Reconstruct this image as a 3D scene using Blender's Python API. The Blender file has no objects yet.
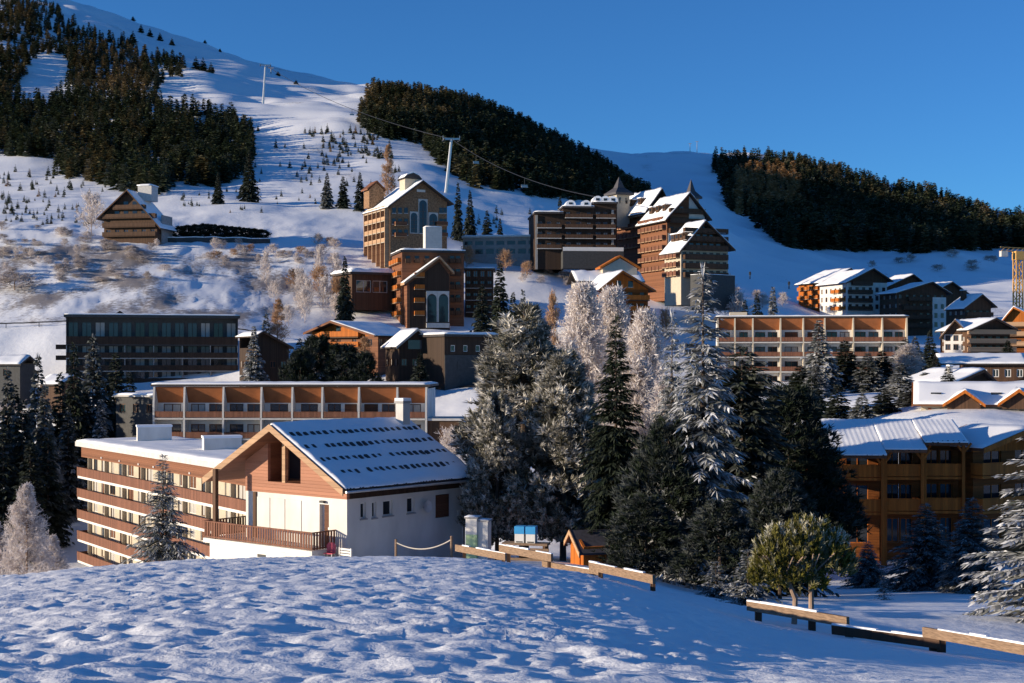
import bpy, math, random
import numpy as np
from mathutils import Vector
C = bpy.context.scene.collection
FOC, HX, HY = 1400.0, 512.0, 362.0          # camera at the origin, level, with a lens shift
RNG = np.random.default_rng(7)
random.seed(7)

def P(px, py, D): return ((px - HX) / FOC * D, D, (HY - py) / FOC * D)

# ------------------------------------------------------------------ noise
def _hash(ix, iy, seed):
    with np.errstate(over='ignore'):
        n = (ix.astype(np.int64) * 374761393 + iy.astype(np.int64) * 668265263 + seed * 982451653) & 0x7fffffff
        n = ((n ^ (n >> 13)) * 1274126177) & 0x7fffffff
        n = n ^ (n >> 16)
    return (n & 0xffff) / 65535.0
def vnoise(x, y, seed=0):
    x = np.asarray(x, float); y = np.asarray(y, float)
    ix = np.floor(x); iy = np.floor(y); fx = x - ix; fy = y - iy
    fx = fx * fx * fx * (fx * (fx * 6 - 15) + 10); fy = fy * fy * fy * (fy * (fy * 6 - 15) + 10)
    a = _hash(ix, iy, seed); b = _hash(ix + 1, iy, seed); c = _hash(ix, iy + 1, seed); d = _hash(ix + 1, iy + 1, seed)
    return (a * (1 - fx) + b * fx) * (1 - fy) + (c * (1 - fx) + d * fx) * fy - 0.5
def fbm(x, y, seed=0, octv=3):
    s = 0; a = 1.0
    for i in range(octv):
        s = s + a * vnoise(x * 2 ** i + 17.3 * i, y * 2 ** i - 9.1 * i, seed + i); a *= 0.5
    return s

# ------------------------------------------------------------------ terrain height
COLS = [-300, 0, 60, 100, 200, 300, 400, 470, 530, 600, 650, 690, 760, 850, 940, 1024, 1350]
TAB = {
 7:   [687,687,687,687,687,687,687,687,687,688,688,689,690,691,692,692,694],
 12:  [640,636,634,633,630,630,630,632,636,642,648,653,662,670,676,680,690],
 20:  [602,598,594,592,590,590,590,594,600,608,616,624,638,652,664,672,690],
 30:  [585,577,573,571,569,569,569,571,576,586,597,606,624,637,647,655,665],
 40:  [592,580,570,566,561,560,560,562,569,579,590,598,612,618,622,626,640],
 50:  [615,598,585,580,562,558,557,559,566,575,585,593,604,607,608,610,620],
 60:  [640,622,612,606,575,566,559,559,564,571,580,590,598,600,600,602,610],
 80:  [660,650,640,630,600,578,570,562,562,566,575,582,592,592,590,592,600],
 110: [655,648,640,634,615,590,572,556,548,550,556,562,572,574,572,574,580],
 150: [620,612,606,600,585,560,530,505,495,498,498,495,480,450,435,430,430],
 180: [575,568,565,565,560,510,475,465,460,460,455,450,430,415,404,402,400],
 215: [510,505,500,496,460,445,425,418,412,412,410,405,400,395,388,384,380],
 250: [455,445,432,425,405,392,382,378,378,382,382,385,388,384,378,375,372],
 270: [400,392,388,386,388,372,366,365,366,370,374,378,384,378,368,362,355],
 290: [345,338,332,330,335,345,348,350,350,352,356,360,364,366,362,360,352],
 320: [310,305,302,302,305,318,325,328,330,330,334,338,342,354,357,357,345],
 350: [275,268,268,268,275,288,292,296,298,305,310,314,324,343,350,348,332],
 380: [245,238,240,242,246,252,258,264,268,282,290,298,310,332,343,340,322],
 450: [215,208,208,210,212,216,222,236,246,256,268,279,293,316,326,322,308],
 550: [190,185,184,184,185,186,190,205,216,232,244,254,272,288,298,299,290],
 700: [150,146,146,146,142,142,150,165,182,204,218,232,258,274,281,283,276],
 900: [95,92,92,94,98,106,112,128,146,181,204,214,242,257,262,266,258],
 1200:[10,14,26,34,56,82,92,104,130,171,199,200,212,226,236,243,238],
 1500:[-40,-20,2,12,46,78,92,112,140,168,185,183,182,198,215,228,230],
 2000:[-20,0,20,34,58,90,104,122,140,150,156,152,158,178,199,216,222],
 2600:[20,60,80,90,110,130,150,160,175,185,190,185,190,220,245,260,270]}
def pchip(x, Y, xq):
    x = np.asarray(x, float); Y = np.asarray(Y, float)
    h = np.diff(x); d = np.diff(Y, axis=0) / h[:, None]
    m = np.zeros_like(Y)
    w1 = (2 * h[1:] + h[:-1])[:, None]; w2 = (h[1:] + 2 * h[:-1])[:, None]
    ok = d[:-1] * d[1:] > 0
    with np.errstate(all='ignore'):
        hm = (w1 + w2) / (w1 / d[:-1] + w2 / d[1:])
    m[1:-1] = np.where(ok, hm, 0); m[0] = d[0]; m[-1] = d[-1]
    i = np.clip(np.searchsorted(x, xq) - 1, 0, len(x) - 2)
    t = ((xq - x[i]) / h[i])[:, None]; hh = h[i][:, None]
    return (Y[i] * (1 + 2 * t) * (1 - t) ** 2 + hh * m[i] * t * (1 - t) ** 2 + Y[i + 1] * t * t * (3 - 2 * t) + hh * m[i + 1] * t * t * (t - 1))
_LD = np.log(np.array(sorted(TAB), float))
_lq = np.linspace(_LD[0], _LD[-1], 420); _pq = np.arange(-300, 1351, 5.0)
_T = pchip(_LD, np.array([TAB[k] for k in sorted(TAB)], float), _lq)
_T = pchip(np.array(COLS, float), _T.T, _pq).T
def _ground_py(px, D):
    a = np.clip((np.log(np.maximum(D, 7.0)) - _lq[0]) / (_lq[1] - _lq[0]), 0, len(_lq) - 1.001)
    b = np.clip((px + 300) / 5.0, 0, len(_pq) - 1.001)
    i = a.astype(int); j = b.astype(int); fa = a - i; fb = b - j
    return (_T[i, j] * (1 - fb) + _T[i, j + 1] * fb) * (1 - fa) + (_T[i + 1, j] * (1 - fb) + _T[i + 1, j + 1] * fb) * fa
def H(x, y, detail=True):
    x = np.asarray(x, float); y = np.asarray(y, float)
    D = np.maximum(y, 7.0)
    z = (HY - _ground_py(HX + FOC * x / D, D)) / FOC * D
    z = z + np.where(y < 7, (7 - y) * 0.09, 0)
    # rolling shapes of the open hill, growing with distance
    w = np.clip((y - 430) / 400, 0, 1)
    z = z + w * (fbm(x / 70, y / 110, 3, 3) * 9 + np.abs(vnoise((x + y * .5) / 45, y / 70, 9)) * 6)
    w2 = np.clip((y - 60) / 60, 0, 1) * np.clip((900 - y) / 400, 0, 1)
    z = z + w2 * (fbm(x / 18, y / 26, 5, 4) * .9)
    w3 = np.clip((y - 280) / 40, 0, 1) * np.clip((460 - y) / 60, 0, 1) * np.clip((-30 - x) / 30, 0, 1)
    z = z + w3 * (fbm(x / 5, y / 8, 15, 3) * .55 + np.abs(vnoise(x / 1.7, y / 2.4, 18)) * .35 + vnoise(x / .8, y / 1.2, 19) * .22)
    wp = np.clip((y - 620) / 120, 0, 1) * np.clip((1300 - y) / 200, 0, 1) * np.clip((-40 - x) / 40, 0, 1)
    z = z + wp * (vnoise(x / 90 + y / 200, y / 11, 33) * 2.2 + vnoise(x / 30, y / 6, 34) * .9)
    if detail:
        n = np.clip((75 - y) / 30, 0, 1)
        wx = x + 0.5 * vnoise(x * .9, y * .6, 41); wy = y + 0.8 * vnoise(x * .8, y * .5, 42)
        b = vnoise(wx * 1.2, wy * .9, 20) * .03 + vnoise(wx * 4.0, wy * 3.0, 21) * .066 + vnoise(wx * 8.2, wy * 6.6, 22) * .044 + vnoise(wx * 12, wy * 10, 23) * .012
        lump = np.clip(vnoise(x * .45, y * .4, 31) * 2.6 - .25, 0, 1) * np.clip((24 - y) / 8, .15, 1)
        b = b + lump * (np.abs(vnoise(x * 7, y * 7, 24)) * .16 + np.abs(vnoise(x * 16, y * 16, 26)) * .06)
        prints = np.clip(vnoise(wx * 3.6, wy * 2.6, 25) - .25, 0, 1) * -.12
        right = np.clip(1.15 - (HX + FOC * x / np.maximum(y, 7) - 560) / 420, .35, 1)
        z = z + n * (b + prints) * right * np.clip((y + 3) / 14, .5, 1)
        z = z + n * fbm(x / 4, y / 7, 27, 2) * .07
    return z
def Hs(x, y): return float(H(np.array([x]), np.array([y]))[0])
_Dm = np.exp(np.linspace(math.log(60), math.log(2300), 900))
def ground_D(px, py, dmin=60, dmax=2300):
    """depth at which the ground seen in that column reaches that row (else where it comes nearest)"""
    D = _Dm[(_Dm >= dmin) & (_Dm <= dmax)]
    x = (px - HX) / FOC * D
    r = HY - FOC * H(x, D) / D
    k = np.nonzero(r <= py)[0]
    return float(D[k[0]] if len(k) else D[np.argmin(r)])

# ------------------------------------------------------------------ materials
def nodes_of(m):
    m.use_nodes = True
    return m.node_tree.nodes, m.node_tree.links
def mat_basic(name, col, rough=.7, var=.25, scale=3.0, bump=.0, spec=.3, metal=0.0, stretch=(1, 1, 1)):
    m = bpy.data.materials.new(name); N, L = nodes_of(m); b = N['Principled BSDF']
    b.inputs['Roughness'].default_value = rough; b.inputs['Specular IOR Level'].default_value = spec; b.inputs['Metallic'].default_value = metal
    tc = N.new('ShaderNodeTexCoord'); mp = N.new('ShaderNodeMapping'); mp.inputs['Scale'].default_value = stretch
    L.new(tc.outputs['Object'], mp.inputs['Vector'])
    n = N.new('ShaderNodeTexNoise'); n.inputs['Scale'].default_value = scale; n.inputs['Detail'].default_value = 5
    L.new(mp.outputs[0], n.inputs['Vector'])
    mr = N.new('ShaderNodeMapRange'); mr.inputs[1].default_value = .3; mr.inputs[2].default_value = .7
    mr.inputs[3].default_value = 1 - var; mr.inputs[4].default_value = 1 + var
    L.new(n.outputs[0], mr.inputs[0])
    mx = N.new('ShaderNodeMix'); mx.data_type = 'RGBA'; mx.blend_type = 'MULTIPLY'; mx.inputs[0].default_value = 1
    mx.inputs[6].default_value = (*col, 1); L.new(mr.outputs[0], mx.inputs[7])
    L.new(mx.outputs[2], b.inputs['Base Color'])
    if bump:
        bp = N.new('ShaderNodeBump'); bp.inputs['Strength'].default_value = bump; bp.inputs['Distance'].default_value = .02
        L.new(n.outputs[0], bp.inputs['Height']); L.new(bp.outputs[0], b.inputs['Normal'])
    return m
def mat_wood(name, col, board=.18, axis='Z', var=.35, rough=.75):
    """boards: a groove every `board` metres along `axis`, each board of its own tone, with grain along it"""
    m = bpy.data.materials.new(name); N, L = nodes_of(m); b = N['Principled BSDF']
    b.inputs['Roughness'].default_value = rough; b.inputs['Specular IOR Level'].default_value = .25
    tc = N.new('ShaderNodeTexCoord'); sp = N.new('ShaderNodeSeparateXYZ'); L.new(tc.outputs['Object'], sp.inputs[0])
    if axis == 'XY':
        ad = N.new('ShaderNodeMath'); ad.operation = 'ADD'; L.new(sp.outputs[0], ad.inputs[0]); L.new(sp.outputs[1], ad.inputs[1]); src = ad.outputs[0]
    else: src = sp.outputs['XYZ'.index(axis)]
    dv = N.new('ShaderNodeMath'); dv.operation = 'DIVIDE'; dv.inputs[1].default_value = board; L.new(src, dv.inputs[0])
    fr = N.new('ShaderNodeMath'); fr.operation = 'FRACT'; L.new(dv.outputs[0], fr.inputs[0])
    fl = N.new('ShaderNodeMath'); fl.operation = 'FLOOR'; L.new(dv.outputs[0], fl.inputs[0])
    wn = N.new('ShaderNodeTexWhiteNoise'); wn.noise_dimensions = '1D'; L.new(fl.outputs[0], wn.inputs['W'])
    mp = N.new('ShaderNodeMapping'); s = (1.2, 1.2, 14) if axis == 'Z' else (14, 14, 1.2); mp.inputs['Scale'].default_value = s
    L.new(tc.outputs['Object'], mp.inputs['Vector'])
    n = N.new('ShaderNodeTexNoise'); n.inputs['Scale'].default_value = 1.5; n.inputs['Detail'].default_value = 6; L.new(mp.outputs[0], n.inputs['Vector'])
    a1 = N.new('ShaderNodeMath'); a1.operation = 'ADD'; L.new(wn.outputs[0], a1.inputs[0]); L.new(n.outputs[0], a1.inputs[1])
    mr = N.new('ShaderNodeMapRange'); mr.inputs[1].default_value = .3; mr.inputs[2].default_value = 1.6; mr.inputs[3].default_value = 1 - var; mr.inputs[4].default_value = 1 + var
    L.new(a1.outputs[0], mr.inputs[0])
    mx = N.new('ShaderNodeMix'); mx.data_type = 'RGBA'; mx.blend_type = 'MULTIPLY'; mx.inputs[0].default_value = 1
    mx.inputs[6].default_value = (*col, 1); L.new(mr.outputs[0], mx.inputs[7]); L.new(mx.outputs[2], b.inputs['Base Color'])
    gr = N.new('ShaderNodeMapRange'); gr.inputs[1].default_value = 0; gr.inputs[2].default_value = .12; L.new(fr.outputs[0], gr.inputs[0])
    bp = N.new('ShaderNodeBump'); bp.inputs['Strength'].default_value = .7; bp.inputs['Distance'].default_value = .03
    L.new(gr.outputs[0], bp.inputs['Height']); L.new(bp.outputs[0], b.inputs['Normal'])
    return m
def mat_glass(name, col=(.02, .024, .03), rough=.06):
    m = bpy.data.materials.new(name); N, L = nodes_of(m); b = N['Principled BSDF']
    b.inputs['Base Color'].default_value = (*col, 1); b.inputs['Roughness'].default_value = rough; b.inputs['Specular IOR Level'].default_value = .6
    return m
def mat_snow(name, bump=.35, scale=9.0, bare=False):
    m = bpy.data.materials.new(name); N, L = nodes_of(m); b = N['Principled BSDF']
    b.inputs['Roughness'].default_value = .55; b.inputs['Specular IOR Level'].default_value = .25
    tc = N.new('ShaderNodeTexCoord')
    n = N.new('ShaderNodeTexNoise'); n.inputs['Scale'].default_value = scale; n.inputs['Detail'].default_value = 6; n.inputs['Roughness'].default_value = .65
    L.new(tc.outputs['Object'], n.inputs['Vector'])
    n2 = N.new('ShaderNodeTexNoise'); n2.inputs['Scale'].default_value = scale * .06; n2.inputs['Detail'].default_value = 3; L.new(tc.outputs['Object'], n2.inputs['Vector'])
    mx = N.new('ShaderNodeMix'); mx.data_type = 'RGBA'; mx.inputs[6].default_value = (.86, .87, .89, 1); mx.inputs[7].default_value = (.92, .92, .925, 1)
    L.new(n2.outputs[0], mx.inputs[0])
    out = mx.outputs[2]
    if bare:
        at = N.new('ShaderNodeAttribute'); at.attribute_name = 'bare'
        g = N.new('ShaderNodeTexNoise'); g.inputs['Scale'].default_value = .9; g.inputs['Detail'].default_value = 7; g.inputs['Roughness'].default_value = .7
        L.new(tc.outputs['Object'], g.inputs['Vector'])
        ad = N.new('ShaderNodeMath'); ad.operation = 'ADD'; L.new(at.outputs['Fac'], ad.inputs[0]); L.new(g.outputs[0], ad.inputs[1])
        mr = N.new('ShaderNodeMapRange'); mr.inputs[1].default_value = .98; mr.inputs[2].default_value = 1.22; mr.inputs[4].default_value = .85; L.new(ad.outputs[0], mr.inputs[0])
        m2 = N.new('ShaderNodeMix'); m2.data_type = 'RGBA'; m2.inputs[7].default_value = (.20, .155, .125, 1)
        L.new(mr.outputs[0], m2.inputs[0]); L.new(out, m2.inputs[6]); out = m2.outputs[2]
    L.new(out, b.inputs['Base Color'])
    bp = N.new('ShaderNodeBump'); bp.inputs['Strength'].default_value = bump; bp.inputs['Distance'].default_value = .05
    L.new(n.outputs[0], bp.inputs['Height'])
    if bare:
        n3 = N.new('ShaderNodeTexNoise'); n3.inputs['Scale'].default_value = .8; n3.inputs['Detail'].default_value = 5; n3.inputs['Roughness'].default_value = .6; L.new(tc.outputs['Object'], n3.inputs['Vector'])
        b3 = N.new('ShaderNodeBump'); b3.inputs['Strength'].default_value = .25; b3.inputs['Distance'].default_value = .3
        L.new(n3.outputs[0], b3.inputs['Height']); L.new(b3.outputs[0], bp.inputs['Normal'])
        vo = N.new('ShaderNodeTexNoise'); vo.inputs['Scale'].default_value = 38; vo.inputs['Detail'].default_value = 3; L.new(tc.outputs['Object'], vo.inputs['Vector'])
        b4 = N.new('ShaderNodeBump'); b4.inputs['Strength'].default_value = .3; b4.inputs['Distance'].default_value = .012; L.new(vo.outputs[0], b4.inputs['Height']); L.new(bp.outputs[0], b4.inputs['Normal']); L.new(b4.outputs[0], b.inputs['Normal'])
    else: L.new(bp.outputs[0], b.inputs['Normal'])
    return m
def mat_leaf(name, c1, c2, frost=(.74, .74, .76), tint=None, gain=1.0, transl=.12):
    """needles or twigs: two tones by place, hoar frost where the mesh's 'frost' attribute says so"""
    m = bpy.data.materials.new(name); N, L = nodes_of(m)
    for n in list(N):
        if n.type == 'BSDF_PRINCIPLED': N.remove(n)
    out = N['Material Output']
    tc = N.new('ShaderNodeTexCoord'); n = N.new('ShaderNodeTexNoise'); n.inputs['Scale'].default_value = 1.3; n.inputs['Detail'].default_value = 4
    L.new(tc.outputs['Object'], n.inputs['Vector'])
    mr = N.new('ShaderNodeMapRange'); mr.inputs[1].default_value = .35; mr.inputs[2].default_value = .65; L.new(n.outputs[0], mr.inputs[0])
    mx = N.new('ShaderNodeMix'); mx.data_type = 'RGBA'; mx.inputs[6].default_value = (*c1, 1); mx.inputs[7].default_value = (*c2, 1); L.new(mr.outputs[0], mx.inputs[0])
    col = mx.outputs[2]
    if tint:
        at = N.new('ShaderNodeAttribute'); at.attribute_name = 'tint'
        m2 = N.new('ShaderNodeMix'); m2.data_type = 'RGBA'; m2.inputs[7].default_value = (*tint, 1)
        L.new(at.outputs['Fac'], m2.inputs[0]); L.new(col, m2.inputs[6]); col = m2.outputs[2]
    at = N.new('ShaderNodeAttribute'); at.attribute_name = 'frost'
    mu = N.new('ShaderNodeMath'); mu.operation = 'MULTIPLY'; mu.use_clamp = True; mu.inputs[1].default_value = gain; L.new(at.outputs['Fac'], mu.inputs[0])
    m3 = N.new('ShaderNodeMix'); m3.data_type = 'RGBA'; m3.inputs[7].default_value = (*frost, 1); L.new(mu.outputs[0], m3.inputs[0]); L.new(col, m3.inputs[6])
    d = N.new('ShaderNodeBsdfDiffuse'); L.new(m3.outputs[2], d.inputs['Color'])
    t = N.new('ShaderNodeBsdfTranslucent'); L.new(m3.outputs[2], t.inputs['Color'])
    s = N.new('ShaderNodeMixShader'); s.inputs[0].default_value = transl; L.new(d.outputs[0], s.inputs[1]); L.new(t.outputs[0], s.inputs[2])
    L.new(s.outputs[0], out.inputs['Surface'])
    return m
M = dict(
 snow=mat_snow('snow_on_roofs', .3, 6), ground=mat_snow('snow_ground', .45, 7, bare=True),
 white=mat_basic('white_render', (.66, .63, .58), .9, .13, .7, .25, stretch=(1, 1, .5)), cream=mat_basic('cream_render', (.48, .415, .32), .85, .08, 1.5, .1),
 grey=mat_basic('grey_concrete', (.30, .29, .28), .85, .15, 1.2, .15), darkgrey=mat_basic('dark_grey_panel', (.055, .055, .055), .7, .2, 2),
 pale=mat_basic('pale_concrete', (.52, .50, .47), .85, .1, 1.5), stone=mat_basic('brown_stone', (.25, .145, .08), .9, .6, 2.5, .5),
 clap=mat_wood('red_brown_clapboard', (.36, .165, .10), .19, 'Z', .22), rail=mat_wood('red_brown_planks', (.165, .07, .042), .2, 'XY', .3),
 orange=mat_wood('honey_wood', (.40, .115, .016), .2, 'XY', .3), orange_z_shaded=mat_wood('honey_wood_logs_shaded', (.20, .062, .012), .22, 'Z', .3),  # log tone darkened to put shade into recessed balcony walls
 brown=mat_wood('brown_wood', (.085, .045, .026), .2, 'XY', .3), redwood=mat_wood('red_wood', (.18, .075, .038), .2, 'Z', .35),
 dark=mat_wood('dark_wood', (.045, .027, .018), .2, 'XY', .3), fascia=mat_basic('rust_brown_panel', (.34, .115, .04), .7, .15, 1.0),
 beam=mat_wood('light_brown_beam', (.42, .26, .15), .3, 'Z', .2), oldwood=mat_basic('weathered_timber', (.23, .15, .095), .8, .35, 6, .4, stretch=(1, 1, 6)),
 tile=mat_basic('dark_roof_tile', (.05, .042, .04), .7, .3, 4), metal=mat_basic('galvanised_steel', (.5, .5, .5), .4, .1, 3, 0, .5, .7),
 iron=mat_basic('dark_iron', (.03, .03, .03), .5, .1, 3), glass=mat_glass('window_glass'), glass_b=mat_glass('bluish_window_glass', (.045, .06, .08)),
 curtain=mat_basic('pale_curtain', (.42, .40, .37), .9, .2, 2, stretch=(6, 6, .4)), frame=mat_basic('white_window_frame', (.7, .68, .64), .5, .05),
 wframe=mat_basic('brown_window_frame', (.12, .055, .03), .6, .1), shut=mat_wood('brown_shutter', (.13, .055, .03), .1, 'Z', .2),
 bark=mat_basic('bark', (.085, .06, .045), .95, .4, 5, .6, stretch=(1, 1, .25)), barkpale=mat_basic('pale_bark', (.30, .21, .15), .95, .35, 7, .6, stretch=(1, 1, .3)),
 pink=mat_basic('pink_plastic', (.65, .12, .16), .4, .05), blue=mat_basic('blue_lid', (.05, .30, .60), .4, .08), green=mat_basic('pale_green_panel', (.45, .58, .30), .5, .08),
 yellow=mat_basic('crane_paint', (.62, .34, .10), .5, .1), road=mat_basic('wet_asphalt', (.05, .052, .055), .5, .3, .6), rope=mat_basic('rope', (.5, .45, .38), .9, .1),
 dish=mat_basic('satellite_dish', (.5, .5, .5), .5, .05), red=mat_wood('rust_shutter', (.30, .075, .03), .1, 'Z', .2), slate=mat_basic('slate', (.07, .065, .07), .6, .3, 5))
M['needle'] = mat_leaf('spruce_needles', (.010, .017, .011), (.026, .036, .018))
M['needle_far'] = mat_leaf('far_conifer_needles', (.018, .029, .014), (.052, .068, .028), tint=(.42, .24, .095))
M['pine'] = mat_leaf('pine_needles', (.042, .042, .024), (.08, .074, .04), (.84, .79, .71))
M['mugo'] = mat_leaf('mountain_pine_needles', (.125, .12, .022), (.21, .185, .042), (.88, .83, .70), transl=.25)
M['larch'] = mat_leaf('frosted_larch_twigs', (.40, .335, .305), (.55, .48, .44), (.80, .74, .71), transl=.3)
M['larch_o'] = mat_leaf('orange_larch_twigs', (.36, .19, .09), (.42, .26, .15), (.6, .45, .33), transl=.25)
M['twig'] = mat_leaf('brown_twigs', (.16, .115, .09), (.30, .24, .21), (.66, .60, .58), transl=.15)

# ------------------------------------------------------------------ mesh builders
class MB:
    def __init__(s): s.v, s.f, s.m = [], [], []
    def quad(s, pts, mi=0):
        b = len(s.v); s.v += [tuple(p) for p in pts]; s.f.append(tuple(range(b, b + len(pts)))); s.m.append(mi)
    def box(s, x0, x1, y0, y1, z0, z1, mi=0):
        if x0 > x1: x0, x1 = x1, x0
        if y0 > y1: y0, y1 = y1, y0
        b = len(s.v)
        s.v += [(x0,y0,z0),(x1,y0,z0),(x1,y1,z0),(x0,y1,z0),(x0,y0,z1),(x1,y0,z1),(x1,y1,z1),(x0,y1,z1)]
        for f in ((0,3,2,1),(4,5,6,7),(0,1,5,4),(1,2,6,5),(2,3,7,6),(3,0,4,7)):
            s.f.append(tuple(b + i for i in f)); s.m.append(mi)
    def obox(s, a, b, w, h, mi=0, up=(0, 0, 1)):
        """a bar from a to b, w wide and h high"""
        a = Vector(a); b = Vector(b); d = (b - a).normalized(); u = Vector(up)
        if abs(d.dot(u)) > .98: u = Vector((1, 0, 0))
        sd = d.cross(u).normalized(); u = sd.cross(d).normalized()
        k = len(s.v)
        for p in (a, b):
            for (i, j) in ((-1, -1), (1, -1), (1, 1), (-1, 1)): s.v.append(tuple(p + sd * (i * w / 2) + u * (j * h / 2)))
        for f in ((0,3,2,1),(4,5,6,7),(0,1,5,4),(1,2,6,5),(2,3,7,6),(3,0,4,7)):
            s.f.append(tuple(k + i for i in f)); s.m.append(mi)
    def prism(s, prof, a0, a1, axis='y', mi=0):
        """profile in (u,z) swept along local axis: axis y -> u is x; axis x -> u is y"""
        b = len(s.v); n = len(prof)
        for a in (a0, a1):
            for (u, z) in prof: s.v.append((u, a, z) if axis == 'y' else (a, u, z))
        s.f.append(tuple(range(b, b + n))); s.m.append(mi)
        s.f.append(tuple(range(b + 2 * n - 1, b + n - 1, -1))); s.m.append(mi)
        for i in range(n):
            j = (i + 1) % n; s.f.append((b + i, b + n + i, b + n + j, b + j)); s.m.append(mi)
    def tube(s, pts, r0, r1=None, k=6, mi=0):
        r1 = r0 if r1 is None else r1; n = len(pts); b = len(s.v)
        for i, p in enumerate(pts):
            p = Vector(p); d = (Vector(pts[min(i + 1, n - 1)]) - Vector(pts[max(i - 1, 0)])).normalized()
            u = Vector((0, 0, 1)) if abs(d.z) < .9 else Vector((1, 0, 0)); a = d.cross(u).normalized(); c = a.cross(d)
            r = r0 + (r1 - r0) * i / max(1, n - 1)
            for q in range(k):
                t = 2 * math.pi * q / k; s.v.append(tuple(p + a * math.cos(t) * r + c * math.sin(t) * r))
        for i in range(n - 1):
            for q in range(k):
                s.f.append((b + i*k + q, b + i*k + (q+1) % k, b + (i+1)*k + (q+1) % k, b + (i+1)*k + q)); s.m.append(mi)
        s.f.append(tuple(range(b + k - 1, b - 1, -1))); s.m.append(mi); s.f.append(tuple(range(b + (n-1)*k, b + n*k))); s.m.append(mi)
    def mesh(s, name, mats):
        me = bpy.data.meshes.new(name); me.from_pydata(s.v, [], s.f)
        for m in (mats if isinstance(mats, (list, tuple)) else [mats]): me.materials.append(M[m] if isinstance(m, str) else m)
        if any(s.m): me.polygons.foreach_set('material_index', s.m)
        me.update(); return me
    def build(s, name, mats, parent=None):
        return link(name, s.mesh(name, mats), parent)
def link(name, me, parent=None, loc=None, rot=None):
    o = bpy.data.objects.new(name, me); C.objects.link(o)
    if parent is not None: o.parent = parent
    if loc: o.location = loc
    if rot: o.rotation_euler = (0, 0, rot)
    return o
def tag(o, label, cat=None, group=None, kind=None):
    if label: o['label'] = label
    if cat: o['category'] = cat
    if group: o['group'] = group
    if kind: o['kind'] = kind
    return o
def empty(name, loc, rz=0.0):
    o = bpy.data.objects.new(name, None); C.objects.link(o); o.location = loc; o.rotation_euler = (0, 0, rz); o.empty_display_size = .3
    return o
def np_mesh(name, V, F, mats, attrs=None, smooth=False, mi=None):
    me = bpy.data.meshes.new(name); V = np.asarray(V, np.float32); F = np.asarray(F, np.int32); k = F.shape[1]
    me.vertices.add(len(V)); me.vertices.foreach_set('co', V.ravel())
    me.loops.add(F.size); me.loops.foreach_set('vertex_index', F.ravel())
    me.polygons.add(len(F)); me.polygons.foreach_set('loop_start', np.arange(0, F.size, k, dtype=np.int32)); 
    if mi is not None: me.polygons.foreach_set('material_index', np.asarray(mi, np.int32))
    for m in (mats if isinstance(mats, (list, tuple)) else [mats]): me.materials.append(M[m])
    me.update(calc_edges=True)
    for a, val in (attrs or {}).items():
        at = me.attributes.new(a, 'FLOAT', 'POINT'); at.data.foreach_set('value', np.asarray(val, np.float32))
    if smooth: me.polygons.foreach_set('use_smooth', np.ones(len(F), bool))
    me.validate(); return me
# ------------------------------------------------------------------ the snowy ground, one sheet from behind the camera to beyond the skyline
def make_ground():
    pc = np.concatenate([np.linspace(-1900, -160, 60), np.arange(-150, 1175, 3.2), np.linspace(1185, 2900, 60)])
    a = (pc - HX) / FOC
    D = np.concatenate([np.linspace(-70, 2.5, 20), np.exp(np.linspace(math.log(3), math.log(2600), 860))])
    A, DD = np.meshgrid(a, D)
    X = A * (np.maximum(DD, 0) + 14 + np.maximum(-DD, 0) * .6); Y = DD
    Z = H(X, Y)
    n, m = X.shape
    V = np.stack([X, Y, Z], -1).reshape(-1, 3)
    i = np.arange(n * m).reshape(n, m)
    F = np.stack([i[:-1, :-1], i[:-1, 1:], i[1:, 1:], i[1:, :-1]], -1).reshape(-1, 4)
    px = HX + FOC * X / np.maximum(Y, 7)
    bare = np.full(X.shape, -.5)
    w = np.clip((Y - 285) / 15, 0, 1) * np.clip((400 - Y) / 30, 0, 1)
    left = np.clip((370 - px) / 80, 0, 1)
    bare = np.maximum(bare, w * left * (.60 + fbm(X / 9, Y / 14, 61, 4) * .5) - (1 - w * left) * .5)
    mid = np.clip((Y - 215) / 20, 0, 1) * np.clip((300 - Y) / 20, 0, 1) * np.clip((px - 250) / 50, 0, 1)
    bare = np.maximum(bare, mid * (.34 + fbm(X / 9, Y / 14, 66, 3) * .5) - (1 - mid) * .5)
    far = np.clip((Y - 400) / 60, 0, 1)
    bare = np.maximum(bare, far * (.20 + fbm(X / 24, Y / 45, 71, 4) * .55) - (1 - far) * .5)
    me = np_mesh('snow_ground', V, F, 'ground', {'bare': bare.ravel()}, smooth=True)
    tag(link('ground', me), None, kind='structure')
make_ground()

def terrain_strip(name, pts, width, mat, lift=.08, n=60):
    """a sheet laid along the ground through the (px, D) points"""
    xy = [((p - HX) / FOC * d, d) for p, d in pts]
    seg = np.linspace(0, len(xy) - 1, n); xs = np.interp(seg, range(len(xy)), [p[0] for p in xy]); ys = np.interp(seg, range(len(xy)), [p[1] for p in xy])
    V = []; F = []
    k = 7
    for i in range(n):
        j0, j1 = max(i - 1, 0), min(i + 1, n - 1); t = Vector((xs[j1] - xs[j0], ys[j1] - ys[j0])).normalized(); nn = Vector((-t.y, t.x))
        for q in range(k):
            o = (q / (k - 1) - .5) * width; x, y = xs[i] + nn.x * o, ys[i] + nn.y * o; V.append((x, y, Hs(x, y) + lift))
    for i in range(n - 1):
        for q in range(k - 1): F.append((i*k+q, i*k+q+1, (i+1)*k+q+1, (i+1)*k+q))
    return link(name, np_mesh(name, V, F, mat, smooth=True))
tag(terrain_strip('road', [(255, 236), (330, 243), (390, 247), (440, 246), (520, 238)], 7, 'road', .25), None, kind='structure')

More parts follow.
